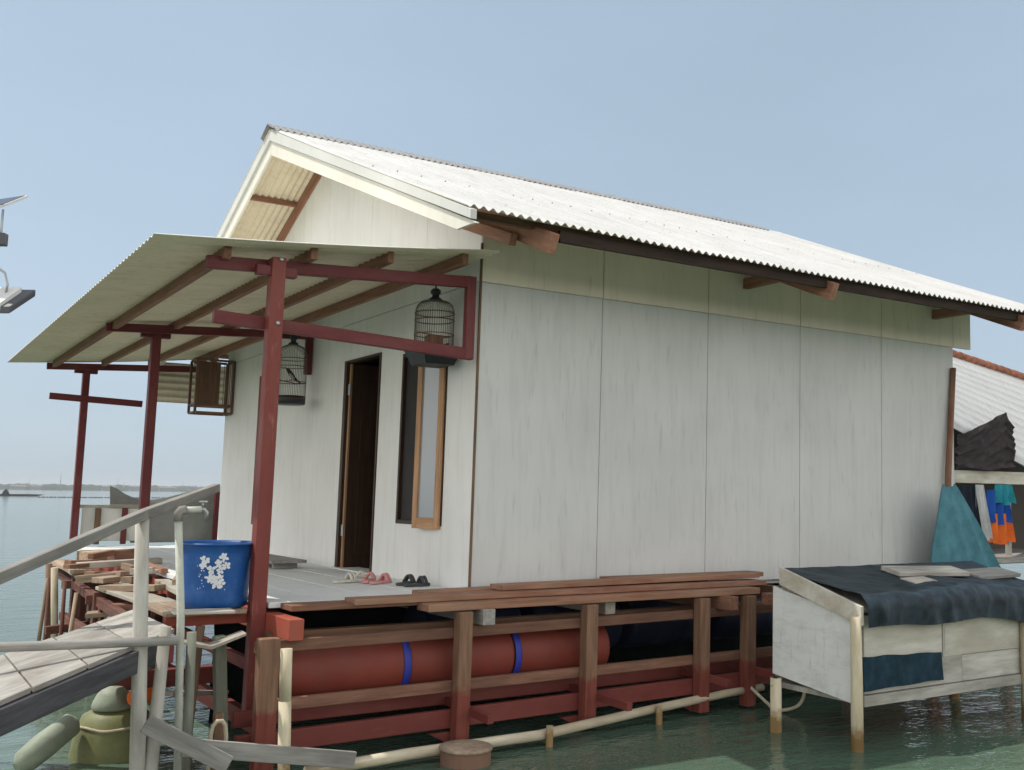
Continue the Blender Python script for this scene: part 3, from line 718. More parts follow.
for k in range(9):
    u = rg.uniform(-2.35,-1.85); v = rg.uniform(1.6,5.2); h = rg.uniform(-.25,-.12)
    tag(MB().tube([(u,v,h), (u+rg.uniform(-.08,.08), v+rg.uniform(-.1,.1), -1.3)], [.018,.024], 8).build('thin_stake', M['scrap_wood'] if k % 3 else M['brick_dirt'], base=(u,v,-1.3)), 'thin wooden stake in the tangle beneath the lumber pile', 'stake', 'thin stakes beneath the lumber pile')
for k in range(11):
    u = rg.uniform(-2.25,-1.7); v = rg.uniform(1.3,4.8); a = rg.uniform(-.6,.6) + (math.pi/2 if k % 3 == 0 else 0); L_ = rg.uniform(.18,.42); z_ = rg.uniform(-.05,.06)
    tag(MB().beam((u-math.cos(a)*L_/2, v-math.sin(a)*L_/2, z_), (u+math.cos(a)*L_/2, v+math.sin(a)*L_/2, z_+rg.uniform(-.03,.03)), rg.uniform(.05,.10), rg.uniform(.03,.06)).build('offcut', M[['scrap_wood','pale_wood','plank_red'][k % 3]], base=(u,v,z_-.03), bevel=.003), 'small sawn offcut scattered loosely over the lumber pile', 'offcut', 'small offcuts on the lumber pile')
tag(MB().box(-2.33, -1.75, 3.9, 3.96, -.97, -.87).build('red_timber', M['red_block'], base=(-2.0,3.9,-.97), bevel=.005), 'red painted timber floating at the foot of the staging', 'timber')

# ------------------------------------------------------------------ gangway
G = thing('gangway', (-3.0,0,-.3), 'pale planked gangway with dark side boards sloping out from the deck', 'gangway')
def gz(u): return -.10 + (u+2.43)*.118
def gv(u, s): return (-.585 + (u+2.43)*1.10) if s < 0 else (.57 + (u+2.43)*1.10)
u = -2.36; k = 0
while u > -4.6:
    u2 = u-.305
    a = [(u,gv(u,-1),gz(u)), (u2+.010,gv(u2,-1),gz(u2)), (u2+.010,gv(u2,1)+random.uniform(-.02,.02),gz(u2)), (u,gv(u,1),gz(u))]
    MB().prism(a, (0,0,-.028)).build('slat', M['slat_wood'], G, bevel=.004); u = u2
for s_, mat in ((-1,'dark_side'), (1,'brick_dirt')):
    MB().beam((-2.40, gv(-2.40,s_)+.02*s_, gz(-2.40)-.095), (-4.6, gv(-4.6,s_)+.02*s_, gz(-4.6)-.095), .04, .125).build('side_board', M[mat], G, bevel=.005)
for s_ in (-.3, .25): MB().beam((-2.40, s_, gz(-2.40)-.085), (-4.6, s_-2.4, gz(-4.6)-.085), .06, .10).build('bearer', M['red_beam'], G)
MB().box(-2.46, -2.38, -.62, .70, -.28, -.14).build('cross_beam', M['red_beam'], G, bevel=.005)
# handrail, poles
tag(MB().beam((-3.58,-1.85,.31), (-2.655,-.84,.61), .05, .058).beam((-2.655,-.84,.61), (-1.905,.36,.768), .05, .058).build('handrail', M['grey_wood'], base=(-2.6,-.5,.5), bevel=.006), 'grey wooden handrail sloping down along the gangway', 'handrail')
tag(MB().tube([(-2.664,-.82,.591), (-2.64,-.825,.1), (-2.61,-.83,-.5), (-2.57,-.83,-1.4)], [.038,.041,.043,.045], 14).build('rail_pole', M['pole_grey'], base=(-2.57,-.83,-1.4)), 'thick pale pole holding up the gangway handrail', 'pole')
tag(MB().tube([(-2.44,-.90,-.110), (-3.0,-.935,-.092), (-3.62,-.97,-.07)], .026, 10).build('low_rail', M['grey_wood'], base=(-3,-.7,-.15)), 'grey pole lying level along the near edge of the gangway', 'rail')
t = thing('water_pipe', (-2.30,-.60,-1.3), 'slim cream water pipe with elbow and tap beside the tub', 'pipe')
MB().tube([(-2.29,-.60,-1.3), (-2.35,-.60,0), (-2.405,-.60,.585)], .024, 12).build('standpipe', M['pvc'], t)
MB().tube([(-2.405,-.60,.56), (-2.407,-.60,.600), (-2.392,-.60,.622), (-2.36,-.60,.628)], .030, 12).build('elbow', M['grey_wood'], t)
MB().tube([(-2.37,-.60,.628), (-2.27,-.60,.632)], .020, 10).build('outlet', M['pvc'], t)
tp = MB().tube([(-2.285,-.60,.632), (-2.25,-.60,.632), (-2.235,-.60,.615), (-2.235,-.60,.565)], .013, 8).build('tap', M['steel'], t)
MB().tube([(-2.26,-.60,.645), (-2.26,-.60,.675)], .006, 6).box(-2.285, -2.235, -.608, -.592, .675, .685).build('handle', M['steel'], tp)
PG = 'poles driven in beside the tub shelf'
for pts, r, mat, lab, nm in (
    ([(-2.485,-.80,-.04), (-2.51,-.82,-.55), (-2.54,-.84,-1.4)], [.032,.038,.042], 'pole_grey', 'blue grey leaning pole between the thick rail pole and the water pipe', 'mooring_pole'),
    ([(-2.25,-.50,-.12), (-2.22,-.50,-1.4)], [.030,.034], 'pole_green', 'green stained pole tied close behind the water pipe', 'mooring_pole'),
    ([(-2.12,-.22,-.12), (-2.20,-.26,-1.4)], [.03,.03], 'post_wood', 'brown leaning pole in the shade behind the green pole', 'mooring_pole')):
    tag(MB().tube(pts, r, 12).build(nm, M[mat], base=pts[-1]), lab, 'pole', PG)
tag(MB().beam((-2.03,-.34,-.175), (-1.93,-.34,-1.4), .075, .075).build('shelf_post', M['pole_green'], base=(-1.93,-.32,-1.4), bevel=.008), 'squared grey post propping the tub shelf', 'post')
tag(MB().tube([(-1.795,-.93,-.195), (-1.79,-.94,-.5)], [.036,.037], 14).tube([(-1.79,-.94,-.5), (-1.755,-.95,-1.4)], [.0385,.036], 14).build('bamboo_pole', M['bamboo'], base=(-1.76,-.95,-1.4)), 'upright cream bamboo pole standing before the red drums', 'pole')
t = thing('rope_loop', (-2.05,-.75,-.9), 'pale rope looped over a stub behind the lowest grey boards', 'rope')
MB().tube([(-2.16,-.72,-1.05), (-2.158,-.72,-.70), (-2.148,-.72,-.65), (-2.125,-.72,-.625), (-2.095,-.72,-.627), (-2.073,-.72,-.655), (-2.065,-.72,-.72), (-2.06,-.72,-1.05)], .013, 8).build('cord', M['rope'], t)
MB().beam((-2.09,-.62,-.60), (-2.07,-.62,-1.2), .06, .05).build('stub', M['post_wood'], t)
tag(MB().beam((-2.61,-1.0,-.535), (-2.16,-1.1,-.79), .03, .10).build('bracing_board', M['grey_wood'], base=(-2.4,-1.05,-.7), bevel=.004), 'pale board nailed slantwise across the poles at lower left', 'board')
tag(MB().beam((-2.38,-.94,-.70), (-1.345,-1.0,-.885), .03, .10).build('bracing_board', M['dark_side'] if False else M['grey_wood'], base=(-1.9,-.97,-.9), bevel=.004), 'long grey board running right from the slanted board', 'board')
# floats below the gangway
t = thing('float_jar', (-2.48,.36,-1.3), 'bulky olive float barrel with rounded pale dome under the gangway', 'float')
MB().lathe((-2.48,.36,-1.3), [(0,0), (.27,0), (.285,.08), (.275,.30), (.25,.46), (.21,.56), (.13,.60), (0,.61)], 28).build('barrel', M['olive'], t)
MB().lathe((-2.51,.34,-.70), [(0,0), (.125,0), (.135,.015), (.125,.05), (.10,.10), (.06,.135), (0,.145)], 20).build('dome', M['pale_green'], t)
tag(MB().tube(smooth([(-2.48+.235*math.cos(k*math.pi/6), .36+.235*math.sin(k*math.pi/6), -.80+.008*math.sin(k*2.1)) for k in range(13)]), .010, 6).build('lashing', M['rope'], base=(-2.48,.36,-.8)), 'thin rope tied round the neck of the olive barrel', 'rope')
t = thing('float_bottle', (-3.0,.2,-1.05), 'pale green float bottle lying low beside the olive barrel', 'float')
MB().tube([(-2.74,.26,-.74), (-2.77,.25,-.755), (-2.95,.16,-.86), (-3.06,.10,-.93), (-3.10,.08,-.95)], [.03,.075,.085,.075,.03], 18).build('bottle', M['pale_green'], t)
tag(MB().box(-2.62, -1.75, .48, .56, -.62, -.50).build('red_timber', M['red_beam'], base=(-2.2,.5,-.6), bevel=.005), 'dull red timber tied across behind the olive barrel', 'timber')
tag(MB().tube([(-2.45,.10,-.60), (-2.25,.18,-.60)], [.045,.05], 12).build('orange_float', M['orange'], base=(-2.35,.14,-.65)), 'small orange net float beside the olive barrel', 'float')
tag(MB().beam((-2.28,-.06,-.56), (-1.72,.55,-.70), .12, .03).build('scrap_plank', M['pale_wood'], base=(-2,.2,-.7), bevel=.004), 'pale board sunk in shade behind the driven poles', 'plank')
tag(MB().tube([(-2.33,.05,-.22), (-2.36,.04,-.40)], [.04,.028], 10).build('green_cloth', M['teal_cloth'], base=(-2.35,.05,-.4)), 'turquoise rag knotted behind the leaning grey pole', 'rag')

# long bamboo lying on the water, stakes, pile
tag(MB().tube([(-1.62,-.90,-.945), (-.9,-.88,-.925), (.13,-.84,-.93), (1.2,-.68,-.90), (2.1,-.62,-.86), (2.55,-.6,-.85)], [.036,.038,.036,.034,.032,.030], 12).build('bamboo_pole', M['bamboo_dry'], base=(.4,-.8,-.95)), 'long bamboo pole lashed level along the foot of the deck frame', 'pole')
SG = 'short stakes along the level bamboo'
for (u, v, lab) in ((.17,-.90,'short stake under the level bamboo nearer the round pile'), (1.30,-.74,'short stake under the level bamboo nearer the hutch')):
    tag(MB().tube([(u,v,-.86), (u,v,-1.4)], [.026,.028], 10).build('stake', M['bamboo'], base=(u,v,-1.4)), lab, 'stake', SG)
t = thing('round_pile', (-.56,-1.0,-1.44), 'round pile with pale flat top at the water before the deck', 'pile')
MB().lathe((-.56,-1.0,-1.44), [(0,0), (.165,0), (.17,.3), (.165,.53)], 28).build('shaft', M['concrete'], t)
MB().lathe((-.56,-1.0,-.912), [(0,0), (.168,0), (.176,.006), (.176,.018), (.168,.024), (0,.025)], 28).build('cap', M['scrap_wood'], t)
rp = [(2.35,-.62,-.80), (2.40,-.80,-.93), (2.44,-.88,-.98), (2.55,-1.0,-.93), (2.62,-1.0,-.80), (2.60,-.9,-.68)]
tag(MB().tube(smooth(rp), .014, 8).build('rope', M['rope'], base=rp[0]), 'pale rope sagging from the deck frame near the hutch', 'rope')

# ------------------------------------------------------------------ floating hutch at the right
HU = thing('white_hutch', (3,-1.65,-.7), 'low white boarded hutch on bamboo legs in front of the side wall', 'hutch')
hz = lambda v: -.045 + (v+2.04)*.29      # roof underside slope
hu0, hu1, hv0, hv1 = 2.02, 4.35, -2.03, -1.22
def zface(v): return hz(v)-.01
mb = MB().prism([(hu0,hv0,-.705), (hu0,hv1,-.60), (hu0,hv1,zface(hv1)-.12), (hu0,hv0,-.10)], (.025,0,0)); mb.build('end_wall', M['hutch_white'], HU, bevel=.003)
mb = MB().prism([(hu0-.012,hv1-.1,zface(hv1-.1)-.10), (hu0-.012,hv0+.25,zface(hv0+.25)-.07), (hu0-.012,hv0+.25,zface(hv0+.25)-.01), (hu0-.012,hv1-.1,zface(hv1-.1)-.01)], (.02,0,0)); mb.build('end_batten', M['hutch_grey'], HU)
MB().prism([(hu0-.04,-2.09,hz(-2.09)-.085), (hu0-.04,-1.32,hz(-1.32)-.08), (hu0-.04,-1.32,hz(-1.32)+.055), (hu0-.04,-2.09,hz(-2.09)+.05)], (.03,0,0)).build('barge_board', M['hutch_cream'], HU, bevel=.004)
MB().box(hu0+.05, 2.955, hv0-.012, hv0+.01, -.40, -.08).build('front_board', M['hutch_front'], HU, bevel=.003)
MB().box(2.985, hu1, hv0-.012, hv0+.01, -.43, -.08).build('front_board', M['hutch_front'], HU, bevel=.003)
MB().box(2.957, 2.983, hv0-.02, hv0+.01, -.43, -.08).build('front_batten', M['hutch_grey'], HU)
MB().box(hu0+.05, 3.20, hv0-.010, hv0+.012, -.63, -.404).build('front_board', M['hutch_grey'], HU, bevel=.003)
MB().box(3.205, hu1, hv0-.008, hv0+.012, -.63, -.434).build('front_board', M['hutch_grey'], HU, bevel=.003)
MB().box(hu0+.03, hu1, hv0-.03, hv0+.015, -.712, -.636).build('bottom_rail', M['hutch_grey'], HU, bevel=.004)
MB().box(hu0+.03, hu1, hv0+.02, hv1, -.70, -.66).build('floor', M['hutch_grey'], HU)
MB().box(hu1-.03, hu1, hv0+.013, hv1-.03, -.655, -.08).build('end_wall', M['hutch_grey'], HU)
MB().box(hu0+.03, hu1, hv1-.025, hv1, -.655, zface(hv1)-.12).build('back_wall', M['hutch_grey'], HU)
MB().prism([(hu0,hv0-.02,hz(hv0-.02)-.01), (hu0,hv1-.06,hz(hv1-.06)-.01), (hu0,hv1-.06,hz(hv1-.06)+.012), (hu0,hv0-.02,hz(hv0-.02)+.012)], (hu1-hu0,0,0)).build('roof', M['hutch_grey'], HU)
for (u, v, zt) in ((1.965,-2.055,-.08), (3.975,-2.075,-.06), (1.90,-1.36,-.66), (4.3,-1.2,-.1)):
    MB().tube([(u,v,zt), (u+.005,v-.005,-.6), (u+.02,v,-1.5)], [.038,.042,.045], 14).build('leg', M['bamboo'], HU)
# tarp draped over the roof
rows = []; nu, nv = 110, 48; rng = random.Random(5)
from mathutils import noise as mnoise
def wr(a, b):
    r_ = 1-abs(mnoise.noise((a*2.2, b*1.1, 3.7)))*2.2; q_ = 1-abs(mnoise.noise((a*5.1+b*1.7, b*2.6, 9.1)))*2.0
    return r_*.9 + q_*.5 + .3*math.sin(a*3.1)
for i in range(nv+1):
    row = []
    for j in range(nu+1):
        u = 2.015 + (4.45-2.015)*j/nu
        s_ = i/nv*1.03 ; roof_len = .78
        if s_ < roof_len:
            q = s_/roof_len; v = -1.30 - s_*.98
            z = hz(v) + .032 + .075*q**1.5 + (.004+.012*q)*wr(u*1.4, v*3) + .022*max(0, math.sin((u-2.7)*2.1))*q - .045*q*max(0, u-3.3)
        else:
            d = s_-roof_len
            v = -1.30 - roof_len*.98 - .05*math.sin(min(1, d/.10)*math.pi/2) - .018*wr(u*2.2, d*1.5)
            z = hz(-2.065) + .107 + .022*max(0, math.sin((u-2.7)*2.1)) - .045*max(0, u-3.3) - d*(.92+.08*math.sin(u*1.7+.6)+.05*math.sin(u*5)) + .04*(d/.25)**2*0
        row.append((u, v, z))
    rows.append(row)
tag(MB().grid(rows[::-1], (0,.001,-.004)).build('tarp', M['tarp'], base=(3.2,-1.5,.0)), 'blue black tarp draped over the sloping hutch roof', 'tarp')
rows = [[(2.04+j*.056, hv0-.026-.006*math.sin(j*1.1+i)-.004*i, -.365-.0016*j-.004*math.sin(j*.9)-i*(.119-.0012*j)) for j in range(17)] for i in range(3)]
tag(MB().grid(rows[::-1], (0,.008,0)).build('shade_cloth', M['patch'], base=(2.6,-2.05,-.45)), 'navy shade cloth rectangle pinned on the front of the hutch', 'cloth')
def slab(pu, pv, L, W, T, yaw, label, mat):
    c, s_ = math.cos(yaw), math.sin(yaw); q = max(0, (-1.30-pv)/.76); z = hz(pv)+.05+.075*q**1.5 - .03*max(0, pu-3.3)
    o = MB().beam((pu-c*L/2, pv-s_*L/2, z+T/2+ (-s_*L/2)*.2), (pu+c*L/2, pv+s_*L/2, z+T/2+(s_*L/2)*.2), W, T, up=(0,-.2,.97)).build('loose_board', M[mat], base=(pu,pv,z), bevel=.004)
    return tag(o, label, 'board', 'loose boards lying on the hutch tarp')
slab(3.38,-1.60,.80,.20,.035, -.10, 'reddish edged pale board lying mid way on the tarp', 'hutch_grey')
slab(3.02,-1.80,.30,.14,.012, .05, 'small flat white board nearest the tarp edge', 'pale_wood')
slab(4.15,-1.66,.62,.22,.03, .05, 'pale board at the right end of the tarp', 'grey_wood')

# ------------------------------------------------------------------ right side: leaning pole, cloths, neighbour
tag(MB().tube([(5.83,-.085,-.1), (5.90,-.06,1.0), (6.06,-.03,2.20)], [.036,.035,.030], 10).build('leaning_pole', M['plank_red'], base=(5.83,-.08,-.1)), 'reddish brown pole leaning on the far corner of the side wall', 'pole')
rows = []
for i in range(31):
    t_ = i/30; row = []
    for j in range(45):
        s_ = j/44*2-1; half = .11 + .56*t_**.85
        row.append((5.55+.26*t_ + s_*half*.88, -.32 - .10*t_*(1-abs(s_)) - .07*t_*(1-abs(math.sin(s_*5.2+.8*t_))) - .05*t_*mnoise.noise((s_*4, t_*1.5, 2.2)), .86 - t_*.98 + .05*abs(s_)*(1-t_) + .03*mnoise.noise((s_*3, 7.7, t_*2)) + .12*abs(s_)**4*t_))
    rows.append(row)
tag(MB().grid(rows[::-1], (0,.012,0)).build('hanging_cloth', M['teal'], base=(5.7,-.3,-.12)), 'teal fabric hanging in a wide cone at the wall end', 'cloth')
NB = thing('neighbour_house', (10.5,3,0), 'neighbouring shed with pale ribbed roof and terracotta edge tiles', 'shed')
# ribbed pale roof falling to the right, terracotta edge along the top
F0, F1 = Vector((10.6,4.25,3.52)), Vector((16.0,4.25,2.86)); N0, N1 = Vector((7.6,1.95,2.24)), Vector((12.2,1.95,.90))
rows = []
for i in range(121):
    a = i/120; row = []
    for j in range(13):
        p_ = (N0.lerp(F0, a)).lerp(N1.lerp(F1, a), j/12)
        row.append((p_.x, p_.y, p_.z + .02*max(0, math.sin(a*120*2*math.pi/10))))
    rows.append(row)
MB().grid(rows[::-1], (0,0,-.02)).build('roof', M['roof_top'], NB)
tl = MB()
for k in range(26):
    p_ = F0.lerp(F1, k/26); q_ = F0.lerp(F1, (k+1.12)/26)
    tl.tube([p_+Vector((0,.02,.045+.008*(k % 2))), q_+Vector((0,.02,.03))], [.075,.090], 8)
tl.build('edge_tiles', M['tile'], NB)
MB().beam(N0+Vector((1.2,-.03,-.42)), N1+Vector((0,-.03,-.06)), .03, .09).build('gutter', M['alu'], NB)
MB().prism([(8.0,3.3,-.3), (13.6,3.3,-.3), (13.6,3.3,1.75), (8.0,3.3,2.75)], (0,.06,0)).build('back_wall', M['room'], NB)
MB().box(13.5, 13.55, 2.0, 3.3, -.3, .9).build('side_wall', M['room'], NB)
MB().box(8.0, 12.6, 1.6, 3.4, -.12, -.05).build('floor', M['grey_wood'], NB)
MB().box(8.85, 11.4, 1.93, 1.99, .99, 1.17).build('front_beam', M['hutch_cream'], NB, bevel=.006)
for u in (8.9, 10.22, 11.3): MB().box(u-.035, u+.035, 1.94, 2.0, -.05, .988).build('post', M['pole_grey'], NB)
rows = []
for i in range(31):
    t_ = i/30; row = []
    for j in range(41):
        s_ = j/40
        zt = 1.66 + .46*s_**1.3 if s_ < .86 else 2.0 - (s_-.86)*1.3
        z = zt*(1-t_) + (1.18+.03*s_)*t_
        row.append((8.83+1.36*s_, 1.80 + .10*abs(mnoise.noise((s_*2.5+t_*4.5, t_*2-s_*3, 1.3))) + .05*abs(mnoise.noise((s_*6+t_*9, t_*4, 5.3))), z + .02*math.sin(s_*9)*t_))
    rows.append(row)
tag(MB().grid(rows[::-1], (0,.01,0)).build('dark_cloth', M['darkcloth'], base=(9.2,1.82,1.3)), 'dark brown cloth hung over a line before the pale shed roof', 'cloth')
LGR = 'laundry under the shed beam'
def laundry(u0, u1, z0, z1, v, mat, label, sk=0):
    rows = []
    for i in range(9):
        t_ = i/8
        rows.append([(u0+(u1-u0)*j/10 + sk*t_, v+.05*math.sin(j*1.6+t_*1.5)*(.4+t_), z1+(z0-z1)*t_ + .02*math.sin(j*.9)*t_) for j in range(11)])
    tag(MB().grid(rows[::-1], (0,.01,0)).build('laundry', M[mat], base=((u0+u1)/2, v, z0)), label, 'laundry', LGR)
laundry(9.62, 10.15, .14, .56, 1.88, 'orange', 'orange cloth hanging lowest under the shed beam')
laundry(9.55, 10.05, .42, .90, 1.86, 'blue_cloth', 'bright blue cloth above the orange one')
laundry(9.72, 10.12, .70, .98, 1.84, 'teal_cloth', 'turquoise cloth topmost at the shed beam')
laundry(9.30, 9.48, .20, .97, 1.87, 'white_cloth', 'narrow white cloth left of the orange one', .1)
laundry(8.92, 9.32, .0, .96, 1.90, 'navy_cloth', 'dark navy cloth beside the teal fabric cone', .12)

# ------------------------------------------------------------------ solar street lamp (its pole stands just left of the picture)
SLP = thing('solar_lamp', (-3.50,.75,-1.2), 'solar street lamp with tilted panel and flood light head', 'street lamp')
rt = Vector((.846,-.533,0)); dp = Vector((.533,.846,0)); LB = Vector((-3.392,.69,0))
MB().tube([(-3.52,.77,-1.4), (-3.50,.755,2.9)], .035, 12).build('pole', M['alu'], SLP)
def LP(x, y, z): return LB + rt*x + dp*y + Vector((0,0,z))
MB().tube([LP(.0,0,2.40), LP(0,0,2.64)], .008, 8).build('rod', M['steel'], SLP)
MB().beam(LP(-.16,0,2.42), LP(.0,0,2.42), .02, .02).build('arm', M['steel'], SLP)
MB().beam(LP(-.05,0,2.43), LP(.04,0,2.43), .06, .085).build('battery_box', M['lamp_grey'], SLP, bevel=.006)
pn = MB(); a = [LP(-.34,.0,2.60), LP(-.0,0,2.655), LP(.055,.22,2.79), LP(-.28,.22,2.735)]
pn.prism(a, (0,0,.018)); sp = pn.build('panel_frame', M['alu'], SLP)
pc = MB(); cen = sum(a, Vector())/4; pc.prism([cen+(q-cen)*.9+Vector((0,0,.019)) for q in a], (0,0,.003)); pc.build('solar_cells', M['panel_blue'], sp)
hd = MB(); h0 = LP(.02,.03,1.985)
hd.prism([LP(-.30,-.10,1.90), LP(.155,-.10,1.90), LP(.235,.08,2.055), LP(-.22,.08,2.055)], (0,0,.05)); lh = hd.build('lamp_head', M['lamp_grey'], SLP, bevel=.008)
MB().prism([LP(-.26,-.104,1.925), LP(.09,-.104,1.925), LP(.15,.05,2.06), LP(-.18,.05,2.06)], (0,0,.05)).build('lens', M['lamp_white'], lh)
MB().tube([LP(-.12,0,2.24), LP(-.02,0,2.245), LP(.05,0,2.20), LP(.075,0,2.12), LP(.07,0,2.06)], .008, 8).build('bracket', M['steel'], SLP)

# ------------------------------------------------------------------ distance
def cam_dir(x):   # horizontal direction of an image column, used only to spread the far shore along the bay
    th = 1.01016 - math.atan((x-512)/1024.3); return Vector((math.cos(th), math.sin(th), 0))
CP = Vector((-4.02,-6.99,0)); DS = 1900
rng = random.Random(11)
def shore_strip(x0, x1, n, d, hmin, hmax, name, label, depth=60):
    rows_f = []
    for k in range(n+1):
        x = x0+(x1-x0)*k/n; p_ = CP + cam_dir(x)*d
        h = hmin+(hmax-hmin)*(.6+.2*math.sin(k*.37)+.12*math.sin(k*1.31+1))*rng.uniform(.85,1.1)
        rows_f.append((p_, h, p_+cam_dir(x)*depth))
    mb = MB()
    rows = [[(a.x, a.y, -1.2) for a, h, c in rows_f], [((a+(c-a)*.15).x, (a+(c-a)*.15).y, -1+h*.7) for a, h, c in rows_f], [((a+(c-a)*.5).x, (a+(c-a)*.5).y, -1+h) for a, h, c in rows_f], [(c.x, c.y, -1.2) for a, h, c in rows_f]]
    mb.grid(rows, (0,0,-.5), smooth=False); return mb.build(name, M['shore'], shear=False)
o = shore_strip(-500, 300, 420, DS, 7.5, 11.5, 'far_shore', ''); o['kind'] = 'structure'
def far_at(x, d): return CP + cam_dir(x)*d
FH = 'tiny pale buildings on the far shore'
for x, wd, h in ((22,22,6.5), (40,14,7), (112,20,7.5), (138,16,8), (170,26,7), (196,12,9)):
    c = far_at(x, DS-25)
    mb = MB().box(c.x-wd/2, c.x+wd/2, c.y-6, c.y+6, -1.1, h-2); mb.prism([(c.x-wd/2-1, c.y-7, h-2), (c.x-wd/2-1, c.y+7, h-2), (c.x-wd/2-1, c.y, h+.6)], (wd+2,0,0))
    tag(mb.build('far_building', M['hut_far'], base=(c.x,c.y,-1), shear=False), 'tiny pale building low on the hazy far shore', 'building', FH)
for x, h in ((33,20), (64,34), (121,22), (127,16), (186,18)):
    c = far_at(x, DS)
    tag(MB().tube([(c.x,c.y,-1), (c.x,c.y,h)], [1.0,.5], 6).build('mast', M['steel'], base=(c.x,c.y,-1), shear=False), 'thin faint mast rising above the hazy far shore', 'mast', 'faint masts on the far shore')
# far net floats and a low boat
c = far_at(10, 270); d = Vector((cam_dir(10).y, -cam_dir(10).x, 0))
t = thing('fishing_boat', (c.x, c.y, -1), 'tiny dark fishing boat far out on the water', 'boat'); t.location = (c.x, c.y, -1)
hull = MB().prism([c-d*1.4+Vector((0,0,.45-1)), c-d*1.1+Vector((0,0,-.1-1)), c+d*6.4+Vector((0,0,-.1-1)), c+d*8.5+Vector((0,0,.42-1)), c+d*5+Vector((0,0,.5-1)), c-d*.9+Vector((0,0,.45-1))], cam_dir(10)*1.4)
hull.build('hull', M['dark_side'], t, shear=False)
MB().prism([c-d*.8+Vector((0,0,-.58)), c+d*.9+Vector((0,0,-.58)), c+d*.6+Vector((0,0,.1)), c+d*.1+Vector((0,0,.75)), c-d*.5+Vector((0,0,.1))], cam_dir(10)*1.0).build('cabin', M['dark_side'], t, shear=False)
mb = MB()
for k in range(60):
    c = far_at(44+k*2.6+rng.uniform(-.8,.8), 235+k*.3); mb.lathe((c.x, c.y, -1.1), [(0,0), (.25,.02), (.25,.22), (0,.3)], 6)
o = mb.build('net_floats', M['dark_side'], shear=False); o['kind'] = 'stuff'; tag(o, 'row of dark net floats far out on the water', 'net floats')

# ------------------------------------------------------------------ haze, sky, sun
hz_ = MB().box(-6600, 6600, -6600, 6600, -2.2, 40).build('haze', None, shear=False); hz_['kind'] = 'stuff'; tag(hz_, 'pale sea haze lying over the water', 'haze')
m = bpy.data.materials.new('haze_air'); m.use_nodes = True; nt = m.node_tree
for n in list(nt.nodes):
    if n.type == 'BSDF_PRINCIPLED': nt.nodes.remove(n)
pv = N(nt, 'ShaderNodeVolumePrincipled'); pv.inputs['Color'].default_value = (.86,.91,.95,1); pv.inputs['Density'].default_value = .00024; pv.inputs['Anisotropy'].default_value = .2
nt.links.new(pv.outputs[0], nt.nodes['Material Output'].inputs['Volume'])
hz_.data.materials.clear(); hz_.data.materials.append(m)

EL, AZ = R(60), R(40)
to_sun = Vector((-math.cos(AZ)*math.cos(EL), math.sin(AZ)*math.cos(EL), math.sin(EL)))
sc = bpy.context.scene
wd = bpy.data.worlds.new('World'); sc.world = wd; wd.use_nodes = True; nt = wd.node_tree
bg = nt.nodes['Background']; sk = N(nt, 'ShaderNodeTexSky'); sk.sky_type = 'NISHITA'; sk.sun_disc = False
sk.sun_elevation = EL; sk.sun_rotation = math.atan2(to_sun.x, to_sun.y)
sk.air_density = 1.0; sk.dust_density = 1.2; sk.ozone_density = 1.0; sk.altitude = 0
hs = N(nt, 'ShaderNodeHueSaturation'); hs.inputs['Saturation'].default_value = .50
nt.links.new(sk.outputs[0], hs.inputs['Color']); skm = mix(nt, hs.outputs[0], (1.82,2.48,3.15), .75)
# added fill: sky brightened out of view to lift shade, clear blue haze on this side
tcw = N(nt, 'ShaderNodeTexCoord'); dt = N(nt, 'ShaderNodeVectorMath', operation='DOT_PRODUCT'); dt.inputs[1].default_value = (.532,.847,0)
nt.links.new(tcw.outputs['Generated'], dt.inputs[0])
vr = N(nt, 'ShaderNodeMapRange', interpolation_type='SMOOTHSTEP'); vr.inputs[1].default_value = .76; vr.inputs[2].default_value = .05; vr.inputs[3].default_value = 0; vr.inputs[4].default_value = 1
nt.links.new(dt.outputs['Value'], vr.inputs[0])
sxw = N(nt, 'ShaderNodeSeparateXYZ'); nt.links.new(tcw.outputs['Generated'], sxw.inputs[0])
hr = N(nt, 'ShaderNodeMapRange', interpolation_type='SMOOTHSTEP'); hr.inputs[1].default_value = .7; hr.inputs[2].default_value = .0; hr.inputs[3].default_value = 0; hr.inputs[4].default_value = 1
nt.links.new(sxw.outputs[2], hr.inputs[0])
sky_fill = mix(nt, (3.6,3.8,4.0), (9.4,9.0,8.5), hr.outputs[0])
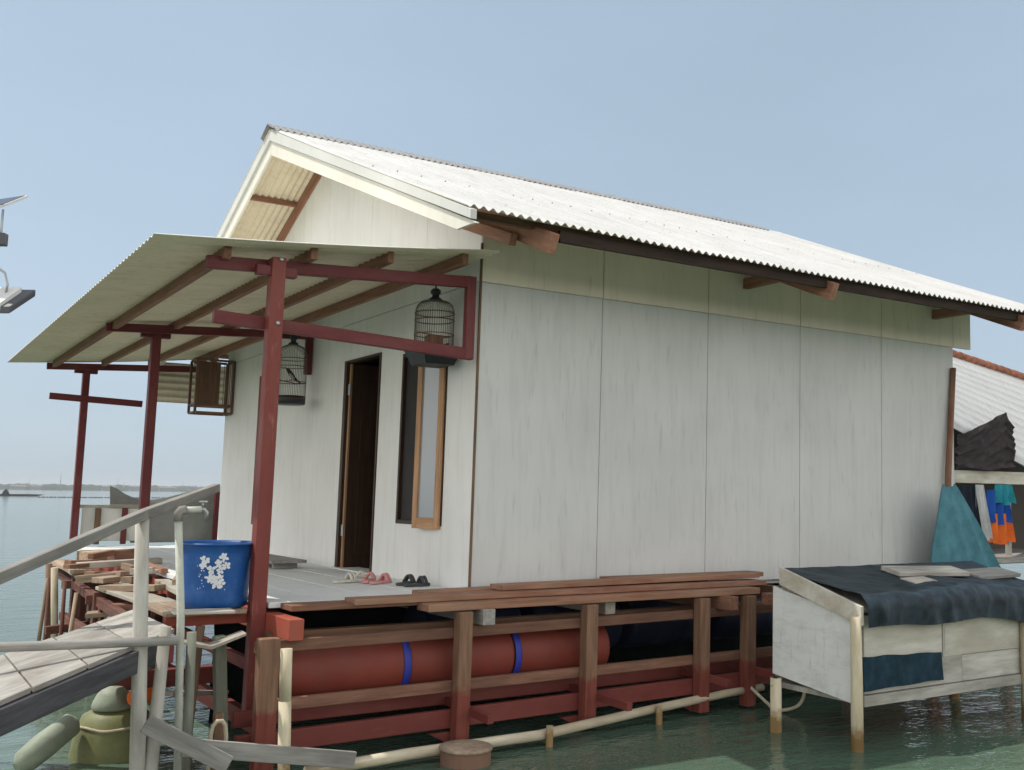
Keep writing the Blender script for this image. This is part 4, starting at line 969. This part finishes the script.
skm = mix(nt, skm, sky_fill, vr.outputs[0]); nz = N(nt, 'ShaderNodeTexNoise'); nz.inputs['Scale'].default_value = 2.2; nz.inputs['Detail'].default_value = 4
mpw = N(nt, 'ShaderNodeMapping'); mpw.inputs['Scale'].default_value = (1,1,2.6); nt.links.new(tcw.outputs['Generated'], mpw.inputs[0]); nt.links.new(mpw.outputs[0], nz.inputs['Vector'])
nr = N(nt, 'ShaderNodeMapRange'); nr.inputs[1].default_value = .3; nr.inputs[2].default_value = .7; nr.inputs[3].default_value = .96; nr.inputs[4].default_value = 1.04; nt.links.new(nz.outputs[0], nr.inputs[0])
vm = N(nt, 'ShaderNodeVectorMath', operation='SCALE'); nt.links.new(skm, vm.inputs[0]); nt.links.new(nr.outputs[0], vm.inputs['Scale'])
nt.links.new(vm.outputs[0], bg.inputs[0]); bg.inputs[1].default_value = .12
sl = bpy.data.lights.new('sun', 'SUN'); sl.energy = 2.2; sl.angle = R(.6); sl.color = (1, .95, .87)
so = bpy.data.objects.new('sun', sl); C.objects.link(so); so.rotation_euler = to_sun.to_track_quat('Z', 'Y').to_euler(); so.location = (0,0,30)

# ------------------------------------------------------------------ camera
cd = bpy.data.cameras.new('camera'); cam = bpy.data.objects.new('camera', cd); C.objects.link(cam)
yaw, pitch, roll, f = 1.01015838, .10680276, .0124517, 1024.33
cy, sy, cp_, sp_ = math.cos(yaw), math.sin(yaw), math.cos(pitch), math.sin(pitch)
fwd = Vector((cy*cp_, sy*cp_, sp_)); right = Vector((sy, -cy, 0)); up = right.cross(fwd)
c, s_ = math.cos(roll), math.sin(roll); rr, uu = c*right + s_*up, -s_*right + c*up
mt = Matrix((rr, uu, -fwd)).transposed()
cam.matrix_world = Matrix.Translation((-4.02041802, -6.98610068, .744085434)) @ mt.to_4x4()
cd.sensor_width = 36; cd.sensor_fit = 'HORIZONTAL'; cd.lens = f/1024*36; cd.clip_start = .05; cd.clip_end = 30000
sc.camera = cam
sc.view_settings.view_transform = 'Standard'; sc.view_settings.look = 'None'; sc.view_settings.exposure = 0.75; sc.view_settings.gamma = 1
for o in bpy.data.objects:
    if '_b' in o: del o['_b']
